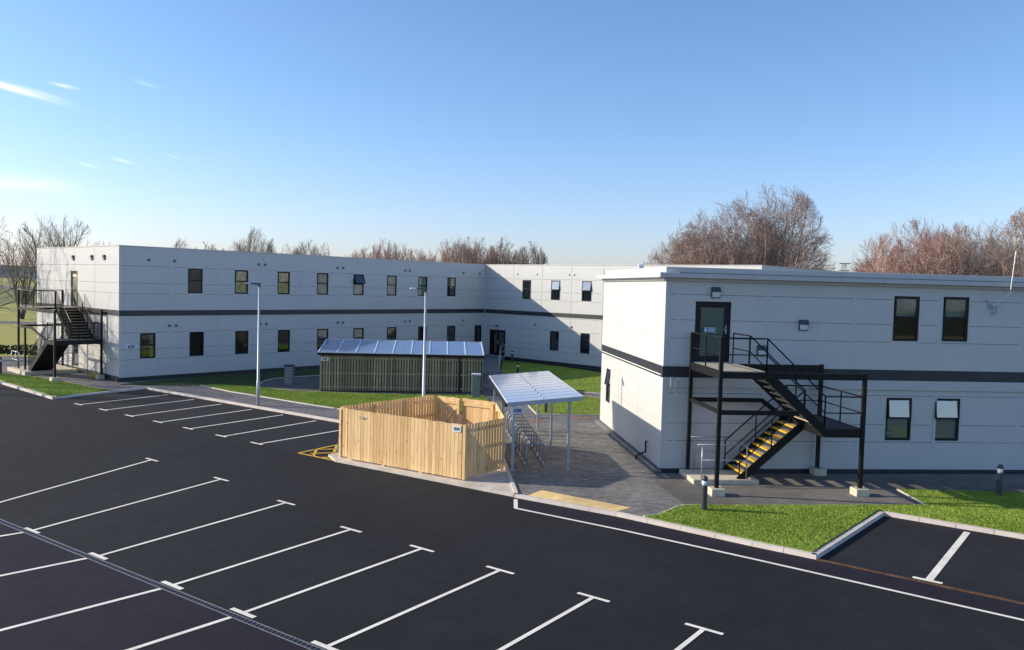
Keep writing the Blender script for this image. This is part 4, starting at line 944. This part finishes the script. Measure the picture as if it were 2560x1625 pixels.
    if low[1] < oF-.5: rail([fr(e2, low[0], zh), fr(lowend, low[0], zg)]); rail([fr(e2, low[1], zh), fr(lowend, low[1], zg)])
    else: rail([fr(e2, low[0], zh), fr(lowend, low[0], zg)])
    return s
MT['deck'] = flat('tan_deck', (.40, .35, .26), .85, var=.2); MT['deck2'] = flat('dark_deck', (.05, .05, .055), .7, var=.3); MT['deck3'] = flat('brown_tread', (.42, .33, .21), .85, var=.3)
escape_stair(frR, 'black steel escape stairs with yellow-edged lower steps in front of the nearer building', .90, 5.45, .22, 3.0, 3.86, 2.13, .25, 2.32, 4.22, (1.66, 3.0), (.30, 1.60), 2.15,
             {(.90, 3.0): .32, (.90, .22): .25, (5.45, 3.0): .32, (5.45, .22): .32}, False, 9, 10, None)
escape_stair(frE, 'black steel escape stairs with vertical bars against the sunlit end wall of the far building', 8.45, 2.0, .22, 2.75, 4.20, 2.42, .33, 5.7, 3.15, (.28, 1.5), (1.56, 2.75), 6.5,
             {(8.45, 2.75): .32, (8.45, .22): .32, (2.0, 2.75): .34, (2.0, .22): .34}, True, 11, 11, None)
tmp_ = [o for o in bpy.data.objects if o.name.startswith('escape_stair')][-1]
m = MB(); m.fbox(frE, 7.15, 7.25, 2.70, 2.80, .32, 2.9); m.build('post', MT['black'], tmp_)
def block(fr, a, o, label, s=.21, h=.32, cat='concrete block'):
    m = MB(); m.fbox(fr, a-s, a+s, o-s, o+s, .05, h); return m.build('concrete_block', MT['concrete'], loc=fr(a, o, .1), label=label, cat=cat, group='footing blocks under the escape stairs', bevel=.012)
block(frR, .90, 3.0, 'cream concrete block under the near left post of the right-hand stairs, beside the bollard')
block(frR, 5.45, 3.0, 'cream concrete block under the near right post of the right-hand stairs')
block(frR, 5.45, .30, 'cream concrete block under the rear right post, close to the wall')
block(frE, 2.0, 2.75, 'pale concrete block at the left lawn edge under the near post of the far stairs', .22, .34)
block(frE, 2.0, .30, 'pale concrete block against the end wall under the rear post of the far stairs', .2, .34)
m = MB(); m.fbox(frR, .62, 2.78, .0+.18, 1.72, .05, .25); m.build('concrete_slab', MT['concrete'], loc=frR(.7, 0, .1), label='low cream concrete step slab at the foot of the yellow-edged stairs', cat='slab', bevel=.012)
m = MB(); m.fbox(frE, 5.9, 9.3, .0+.18, 3.15, .05, .32); m.build('concrete_slab', MT['concrete'], loc=frE(5.9, 0, .1), label='long low concrete slab under the stairs at the far building end wall', cat='slab', bevel=.012)
def silver_rail(pts_list, label, name='hand_rail', loc=None, posts=()):
    s = thing(name, loc, label, 'handrail')
    m = MB()
    for pts in pts_list: m.tube(pts, .022, 7)
    m.build('rails', MT['steel'], s, smooth=True)
    for p, q in posts: m = MB(); m.tube([p, q], .024, 7); m.build('upright', MT['steel'], s, smooth=True)
silver_rail([[frR(.72, 1.64, 1.36), frR(2.44, 1.64, 1.36)], [frR(.90, 1.64, .86), frR(2.37, 1.64, .86)]], 'short silver handrail on the front edge of the cream step slab', loc=frR(.7, 1.64, .25), posts=[(frR(.90, 1.64, .25), frR(.90, 1.64, 1.36)), (frR(2.37, 1.64, .25), frR(2.37, 1.64, 1.36))])
silver_rail([[frR(.95, .28, 1.36), frR(2.25, .28, 1.36)], [frR(.95, .28, .86), frR(2.1, .28, .86)]], 'short silver handrail close to the wall behind the yellow-edged stairs', loc=frR(.7, .28, .25), posts=[(frR(1.1, .28, .25), frR(1.1, .28, 1.36)), (frR(2.1, .28, .25), frR(2.1, .28, 1.36))])
silver_rail([[frE(9.1, .6, 1.35), frE(9.1, 2.95, 1.35), frE(7.6, 2.95, 1.35)], [frE(9.1, .6, .85), frE(9.1, 2.95, .85), frE(7.6, 2.95, .85)]], 'low silver rail round the far corner of the concrete slab by the left stairs', loc=frE(9, 2, .32), posts=[(frE(9.1, .6, .3), frE(9.1, .6, 1.35)), (frE(9.1, 2.95, .3), frE(9.1, 2.95, 1.35)), (frE(7.6, 2.95, .3), frE(7.6, 2.95, 1.35)), (frE(8.3, 2.95, .3), frE(8.3, 2.95, 1.35))])
silver_rail([[frE(5.95, .5, 1.35), frE(5.95, 1.5, 1.35)], [frE(5.95, .5, .85), frE(5.95, 1.5, .85)]], 'short rail beside the ground door of the sunlit end wall', loc=frE(5.95, .9, .32), posts=[(frE(5.95, .5, .3), frE(5.95, .5, 1.35)), (frE(5.95, 1.5, .3), frE(5.95, 1.5, 1.35))])

# entrance ramp of the far wing
rp = thing('entrance_ramp', frM(1.5, 3, .1), 'grey concrete ramp rising to the double door in the courtyard corner', 'ramp')
m = MB(); m.prism([(-3.0, 64.3), (-.8, 64.3), (-.50, 66.5), (-2.36, 68.2), (-3.0, 67.5)], .0, .40); m.hexa([(-3, 57.2, .02), (-.8, 57.2, .02), (-.8, 64.3, .02), (-3, 64.3, .02), (-3, 57.2, .12), (-.8, 57.2, .12), (-.8, 64.3, .40), (-3, 64.3, .40)]); m.build('slope', MT['plinthgrey'], rp)
for x in (-2.9, -.85):
    m = MB(); m.tube([(x+.3, 66.6, 1.38), (x, 64.3, 1.38), (x, 57.2, 1.08)], .025, 6); m.tube([(x+.3, 66.6, .9), (x, 64.3, .9), (x, 57.2, .6)], .018, 6)
    for y, z in ((66.6, .4), (64.3, .4), (62, .3), (59.6, .2), (57.2, .1)): m.tube([(x+(.3 if y > 66 else 0), y, z), (x+(.3 if y > 66 else 0), y, z+.98)], .022, 6)
    for k in range(40): y = 64.2-k*.175; z = .40-(64.3-y)*.042; m.tube([(x, y, z+.1), (x, y, z+.95)], .009, 4, cap=False)
    m.build('hand_rail', MT['steel'], rp)

# ------------------------------------------------------------------ lamp posts, bollards, cabinet, pier
lp = thing('lamp_post', (-12.26, 39.05, .1), 'tall silver lamp post standing just behind the kerb of the far parking bays', 'lamp post', 'lamp posts')
m = MB(); m.tube([(-12.26, 39.05, .09), (-12.26, 39.05, 1.3), (-12.26, 39.05, 1.32), (-12.26, 39.05, 5.92)], [.078, .078, .062, .046], 14); m.build('column', MT['palegal'], lp, smooth=True)
ha = Vector((-.93, -.37, 0)).normalized(); hn = Vector((-ha.y, ha.x, 0)); c = Vector((-12.26, 39.05, 6.02))
hp = lambda t, s, z: c+ha*t+hn*s+Vector((0, 0, z))
m = MB(); m.tube([c+Vector((0, 0, -.14)), c+Vector((0, 0, -.02))], .055, 10); m.hexa([hp(-.05, -.06, -.05), hp(.42, -.10, -.02), hp(.42, .10, -.02), hp(-.05, .06, -.05), hp(-.05, -.05, .05), hp(.42, -.09, .045), hp(.42, .09, .045), hp(-.05, .05, .05)]); h_ = m.build('lamp_head', MT['boll'], lp)
m = MB(); m.hexa([hp(.42, -.10, -.01), hp(.66, -.09, .0), hp(.66, .09, .0), hp(.42, .10, -.01), hp(.42, -.10, .045), hp(.66, -.09, .04), hp(.66, .09, .04), hp(.42, .10, .045)]); m.build('lens', MT['lens'], lp)
dup(lp, (-3.62, 33.6, .1), 'tall silver lamp post rising between the timber bin store and the slatted shelter')

bo = thing('bollard_light', (5.50, 22.33, .1), 'dark bollard light on the front lawn beside the cream footing block', 'bollard', 'bollard lights')
m = MB(); m.lathe((5.50, 22.33, .1), [(.088, -.03), (.088, .72), (.085, .73)], 18); m.build('body', MT['boll'], bo, smooth=False)
m = MB(); m.lathe((5.50, 22.33, .1), [(.074, .73), (.082, .80), (.074, .87)], 18); m.build('lens', MT['lens'], bo, smooth=True)
m = MB(); m.lathe((5.50, 22.33, .1), [(.09, .87), (.09, .91), (.083, .95), (.062, .98), (.03, 1.0), (.002, 1.005)], 18); m.build('cap', MT['boll'], bo, smooth=True)
for (x, y), lb in ((g2(2497, 1240, .1), 'bollard light at the far right standing in the shaded grass by the path'), (g2(1364, 1033, .1), 'bollard light seen behind the cycle shelter posts at the corner of the courtyard lawn'),
                   (g2(1294, 944, .1), 'bollard light with a bright lens just above the back edge of the cycle shelter roof'), (g2(1280, 907, .1), 'farthest bollard light, against the wall right of the double door'), (g2(1, 934, .1), 'dark bollard cut by the left edge of the picture')):
    dup(bo, (x, y, .1), lb)
cb = thing('utility_cabinet', (-1.9, 43.7, .1), 'narrow grey-green utility cabinet on the grass in front of the slatted shelter', 'cabinet')
m = MB(); m.box(-2.09, -1.65, 43.60, 43.92, .08, 1.36); m.build('body', MT['cabinet'], cb, bevel=.012)
m = MB(); m.box(-2.12, -1.62, 43.57, 43.95, 1.36, 1.43); m.build('lid', MT['plastic_white'], cb, bevel=.01)
m = MB(); m.box(-2.05, -1.69, 43.585, 43.60, .16, 1.30); dr_ = m.build('door', MT['cabinet'], cb); m = MB(); m.box(-1.75, -1.72, 43.57, 43.585, .7, .82); m.build('handle', MT['steel'], dr_)
def brickmat():
    m, nt, bs = newmat('grey_brick'); v = coords(nt); b = nt.nodes.new('ShaderNodeTexBrick')
    sp_ = N(nt, 'ShaderNodeSeparateXYZ'); cm = N(nt, 'ShaderNodeCombineXYZ'); nt.links.new(v, sp_.inputs[0]); ad = N(nt, 'ShaderNodeMath', operation='ADD'); nt.links.new(sp_.outputs[0], ad.inputs[0]); nt.links.new(sp_.outputs[1], ad.inputs[1]); nt.links.new(ad.outputs[0], cm.inputs[0]); nt.links.new(sp_.outputs[2], cm.inputs[1])
    nt.links.new(cm.outputs[0], b.inputs[0]); b.inputs['Scale'].default_value = 1; b.inputs['Brick Width'].default_value = .22; b.inputs['Row Height'].default_value = .09; b.inputs['Mortar Size'].default_value = .018
    b.inputs['Color1'].default_value = (.10, .10, .11, 1); b.inputs['Color2'].default_value = (.07, .07, .08, 1); b.inputs['Mortar'].default_value = (.42, .43, .45, 1); nt.links.new(b.outputs[0], bs.inputs['Base Color']); bs.inputs['Roughness'].default_value = .9; return m
MT['gbrick'] = brickmat()
bp = thing('brick_pier', (-13.1, 47.5, .1), 'short free-standing grey brick pier on the shaded path in front of the long facade', 'brick pier')
m = MB(); m.box(-13.32, -12.86, 47.3, 47.76, .08, 1.16); m.build('shaft', MT['gbrick'], bp); m = MB(); m.box(-13.36, -12.82, 47.26, 47.8, 1.16, 1.24); m.build('coping', MT['band'], bp, bevel=.015)
m = MB(); x, y = g2(244, 945, .1); m.hexa([(x-.28, y-.2, .1), (x+.28, y-.2, .1), (x+.28, y+.2, .1), (x-.28, y+.2, .1), (x-.33, y-.25, .40), (x+.33, y-.25, .40), (x+.33, y+.25, .40), (x-.33, y+.25, .40)])
MT['yellowbin'] = flat('yellow_plastic', (.42, .36, .03), .6); m.build('grit_box', MT['yellowbin'], loc=(x, y, .1), label='small yellow tub on the ground by the corner of the far building', cat='tub', bevel=.02)
# ------------------------------------------------------------------ bare winter trees
def grow(seed, height, spread, stems, upright, twigs, first=.25, droop=0., lv=3, base_r=.22, curve=.12, rmin=.014, env=None):
    """returns two meshes: trunk with main limbs, and crown of fine branches"""
    r = random.Random(seed); tr, cr_ = MB(), MB()
    def limb(p, d, L, rad, level):
        n = 5 if level < 2 else (4 if level == 2 else 3); pts = [Vector(p)]; dirs = []
        dd_ = Vector(d).normalized(); seg = L/n
        for i in range(n):
            dd_ = (dd_+Vector((r.gauss(0, curve), r.gauss(0, curve), r.gauss(0, curve*.6)+upright*(.10 if level else .03)-(droop*(.16+.12*level) if level >= 2 else 0)))).normalized()
            pts.append(pts[-1]+dd_*seg); dirs.append(dd_.copy())
        rr = [rad*(1-.72*i/n) for i in range(n+1)]
        mb = tr if level <= 1 else cr_
        if env:
            R_, zc, hz = env; keep = 1
            while keep < len(pts) and (pts[keep].x**2+pts[keep].y**2)/R_**2+(max(0, pts[keep].z-zc)/hz)**2 < (1.0 if level < 2 else 1.12)*(1+.10*math.sin(3*math.atan2(pts[keep].y, pts[keep].x)+seed)): keep += 1
            pts = pts[:max(2, keep)]; rr = rr[:len(pts)]; n = len(pts)-1
        mb.tube(pts, rr, (7, 5, 4, 3, 3)[level], cap=False)
        if level >= lv: return
        k = twigs[level]
        for i in range(k):
            t = first+(1-first)*((i+r.random())/k) if level == 0 else .15+.85*((i+r.random())/k)
            f = min(t*n, n-.001); j = int(f); q = pts[j]+(pts[j+1]-pts[j])*(f-j); a = r.uniform(0, 2*math.pi)
            base = dirs[j]; side = base.cross(Vector((math.cos(a), math.sin(a), r.uniform(-.3, .3)))).normalized()
            ang = r.uniform(.45, .95)*(spread if level == 0 else 1)
            nd = base*math.cos(ang)+side*math.sin(ang)
            if level == 0: nd.z = abs(nd.z)*.8+.18
            ln_ = L*(.62 if level == 0 else .55)*(1.15-.65*t)*r.uniform(.75, 1.15)
            limb(q, nd, ln_, max(rmin, rad*(1-.7*t)*.55), level+1)
    for s in range(stems):
        a = 2*math.pi*s/stems+r.uniform(-.4, .4); tilt = (.0 if stems == 1 else r.uniform(.12, .42)*spread)
        d = Vector((math.cos(a)*tilt, math.sin(a)*tilt, 1))
        limb((math.cos(a)*.15*(stems > 1), math.sin(a)*.15*(stems > 1), -.1), d, height*r.uniform(.86, 1.0), base_r*(1 if stems == 1 else .7), 0)
    return tr, cr_
def tree(x, y, label, seed, height, spread=1.0, stems=1, upright=1., twigs=(11, 8, 6), bark='bark', tw='twig', group='bare trees beyond the buildings', **k):
    tr, cw = grow(seed, height, spread, stems, upright, twigs, **k)
    top = sorted(v[2] for v in cw.v)[-40]; f = height/top
    for m_ in (tr, cw): m_.v = [(a*f, b*f, c*f) for a, b, c in m_.v]
    t = thing('bare_tree', (0, 0, 0), label, 'tree', group)
    tr.build('trunk', MT[bark], t); cw.build('crown', MT[tw], t); t.location = (x, y, -.03); return t
def again(t, x, y, label, rz, s=1.0):
    c = dup(t, (x, y, -.03), label); c.rotation_euler.z = rz; c.scale = (s, s, s); return c
def at(px, Y): # world x seen at photo column px, depth Y, near the horizon
    d = FWD+RIGHT*((px-1280)/F_PX)-UP*((690+.0265*(px-1280)+25-812.5)/F_PX); return d.x/d.y*Y
# upright pollard-like trees behind the far building
P1 = tree(at(150, 96), 96, 'dense many-stemmed bare tree rising behind the left end of the far building', 11, 13.3, 1.0, 5, 2.0, (10, 6, 5), env=(6.5, 7, 9), tw='twig_grey', base_r=.3, lv=3, curve=.07, rmin=.02)
P2 = tree(at(640, 115), 115, 'bare tree with tall upright twigs over the roof right of the second upper window', 12, 13.7, .8, 6, 2.2, (10, 7, 6), env=(3.6, 6, 8), tw='twig_grey', base_r=.24, curve=.06, rmin=.02)
P3 = tree(at(960, 120), 120, 'tallest of the thin reddish trees behind the long roof, left of the inner corner', 13, 12.7, .8, 6, 2.4, (9, 7, 5), env=(3.6, 6, 8), tw='twig_red', base_r=.22, curve=.06, rmin=.02)
again(P1, at(55, 110), 110, 'bare tree behind the near branches, left of the building end', 1.2, .88)
again(P1, at(245, 118), 118, 'lower bare tree over the top left corner of the shaded facade', 2.1, .84)
again(P1, at(330, 140), 140, 'tiny bare tree tip just above the roofline right of the sunlit end wall', 2.9, .82)
for px, Y, s, rz, lb in ((455, 125, .90, 0, 'bare tree just above the roof over the first upper window'), (520, 130, .88, 1, 'bare tree over the roof between the first and second upper windows'), (590, 120, .88, 3.3, 'narrow bare tree joining the left side of the tall clump over the second upper window'),
                         (720, 125, .86, 2, 'sparse bare tree tip over the third upper window'), (765, 125, .92, 4, 'sparse bare tree tip over the roof left of the fourth upper window'), (805, 128, .90, 5, 'small bare tree tip right above the fourth upper window')):
    again(P2, at(px, Y), Y, lb, rz, s)
for px, Y, s, rz, lb in ((890, 128, .90, 1, 'low reddish bare tree over the roof at the tilted open window'), (925, 124, .93, 2, 'reddish bare tree just left of the tallest reddish one'), (1000, 122, .97, 3, 'reddish bare tree just right of the tallest reddish one'), (1050, 125, .92, 4, 'low reddish bare tree behind the second lamp post head'),
                         (1095, 126, .90, 5, 'lowest reddish bare tree left of the big clump at the inner corner')):
    again(P3, at(px, Y), Y, lb, rz, s)
P4 = tree(at(1165, 105), 105, 'dense bare tree directly behind the inner corner, left one of the clump', 14, 12.5, .95, 7, 2.2, (10, 8, 6), env=(4.2, 6, 8), tw='twig', base_r=.24, curve=.06, rmin=.02)
again(P4, at(1215, 110), 110, 'dense bare tree in the clump standing over the start of the sunlit wing', 1, 1.02); again(P4, at(1265, 105), 105, 'dense bare tree over the first upper window of the sunlit wing', 2.2, 1.0)
again(P4, at(1310, 108), 108, 'rightmost bare tree of the clump above the sunlit wing', 4.4, .98); again(P3, at(1130, 118), 118, 'reddish bare tree at the left edge of the clump by the inner corner', 2.7, 1.02)
# birch group behind the right-hand building
Bi = tree(at(1908, 78), 78, 'tallest birch behind the right building, with a wide fan of drooping twigs', 21, 16.6, 1.15, 5, 1.0, (14, 10, 7), bark='bark_pale', tw='twig', base_r=.26, droop=.25, env=(6.4, 8.5, 9), lv=3, curve=.10, first=.25, rmin=.016)
Bi2 = tree(at(1822, 80), 80, 'birch just left of the tallest one, its crown slightly lower', 22, 15.0, 1.2, 5, 1.0, (14, 10, 7), bark='bark_pale', tw='twig', base_r=.24, droop=.25, env=(6.0, 8, 8.5), curve=.10, first=.25, rmin=.016)
again(Bi2, at(1745, 82), 82, 'left birch of the group, lower and rounded', 2.0, .93); again(Bi, at(1708, 88), 88, 'leftmost low birch of the group behind the pale roof edge', 1.1, .78)
again(Bi2, at(1785, 90), 90, 'low birch filling the gap between the left birch and the taller ones', 3.9, .85); again(Bi, at(1955, 84), 84, 'birch on the right flank of the tallest one', 2.6, .86)
again(Bi2, at(1985, 74), 74, 'lowest birch at the right foot of the group', .6, .62)
# spreading pinkish trees at the right
Sp = tree(at(2290, 68), 68, 'broad many-stemmed bare tree with pink twigs over the right building, left one', 31, 12.9, 1.3, 9, 1.5, (12, 9, 7), env=(6.2, 6, 8), bark='bark_pale', tw='twig_red', base_r=.2, curve=.08, rmin=.016)
again(Sp, at(2375, 72), 72, 'pink-twigged bare tree above the left one of the two upper windows at the right', 2.0, 1.0)
Sp2 = tree(at(2440, 66), 66, 'brownish many-stemmed bare tree with a thick leaning limb above the right upper window', 32, 12.6, 1.35, 7, 1.3, (12, 9, 7), env=(6.2, 6, 8), bark='bark_pale', tw='twig_grey', base_r=.24, curve=.11, rmin=.016)
again(Sp2, at(2530, 76), 76, 'brownish bare tree in front of the red-brown roof at the right edge', 2.4, .95); again(Sp, at(2225, 76), 76, 'leftmost low pinkish bare tree of the right-hand group', 3.6, .84)
again(Bi, at(2640, 62), 62, 'tall bare tree mostly cut off by the right edge of the picture', 3.3, .84)
# near trees at the left edge; their shade falls over the left lawn
NL = tree(-39.5, 56.5, 'near bare tree at the left edge with long spreading branches across the fields', 41, 13.0, 1.35, 2, .35, (12, 8, 6), bark='bark', tw='twig_grey', base_r=.24, first=.18, curve=.15, group='bare trees at the left edge')
SH = tree(-37.5, 44.0, 'slim bare tree just outside the left edge, nearest the kerb', 42, 11.0, .55, 1, 1.0, (7, 4, 3), tw='twig_grey', base_r=.24, first=.55, curve=.05, group='bare trees at the left edge')
for x, y, s, rz, lb in ((-39, 46.3, .95, 1.5, 'slim bare tree outside the left edge, second from the kerb'), (-36.5, 48.2, .9, 3.3, 'slim bare tree outside the left edge, beside the slab of the far stairs'), (-41, 42.2, 1.05, .5, 'slim bare tree outside the left edge, on the road side of the others')):
    again(SH, x, y, lb, rz, s)
# red-brown roofed building far right, and a lattice mast
h = thing('brick_building', (52, 92, 0), 'far brick building with a red-brown roof showing between branches at the right edge', 'building')
m = MB(); m.box(52, 82, 92, 104, -.04, 7.6); m.build('wall', MT['brickred'], h); m = MB(); m.hexa([(51.5, 91.4, 7.6), (82.5, 91.4, 7.6), (82.5, 104.6, 7.6), (51.5, 104.6, 7.6), (52.5, 97.6, 10.4), (82, 97.6, 10.4), (82, 98.4, 10.4), (52.5, 98.4, 10.4)]); m.build('roof', MT['redroof'], h)
mx = at(2107, 150); ms = MB()
for sx in (-.4, .4):
    for sy in (-.4, .4): ms.bar((mx+sx, 150+sy, -.04), (mx+sx*.7, 150+sy*.7, 12.0), .09)
for k in range(12):
    z0 = k*1.0; s = 1 if k % 2 else -1; ms.bar((mx-.4*s, 149.6, z0), (mx+.4*s, 149.6, z0+1), .06); ms.bar((mx-.4*s, 150.4, z0), (mx+.4*s, 150.4, z0+1), .06)
ms.box(mx-1.0, mx+1.0, 149.7, 150.3, 11.9, 12.1); ms.box(mx-1.0, mx+1.0, 149.7, 150.3, 10.6, 10.75)
ms.build('lattice_mast', MT['steel'], loc=(mx, 150, 0), label='tiny distant lattice mast on the skyline between the birches and the pinkish trees', cat='mast')
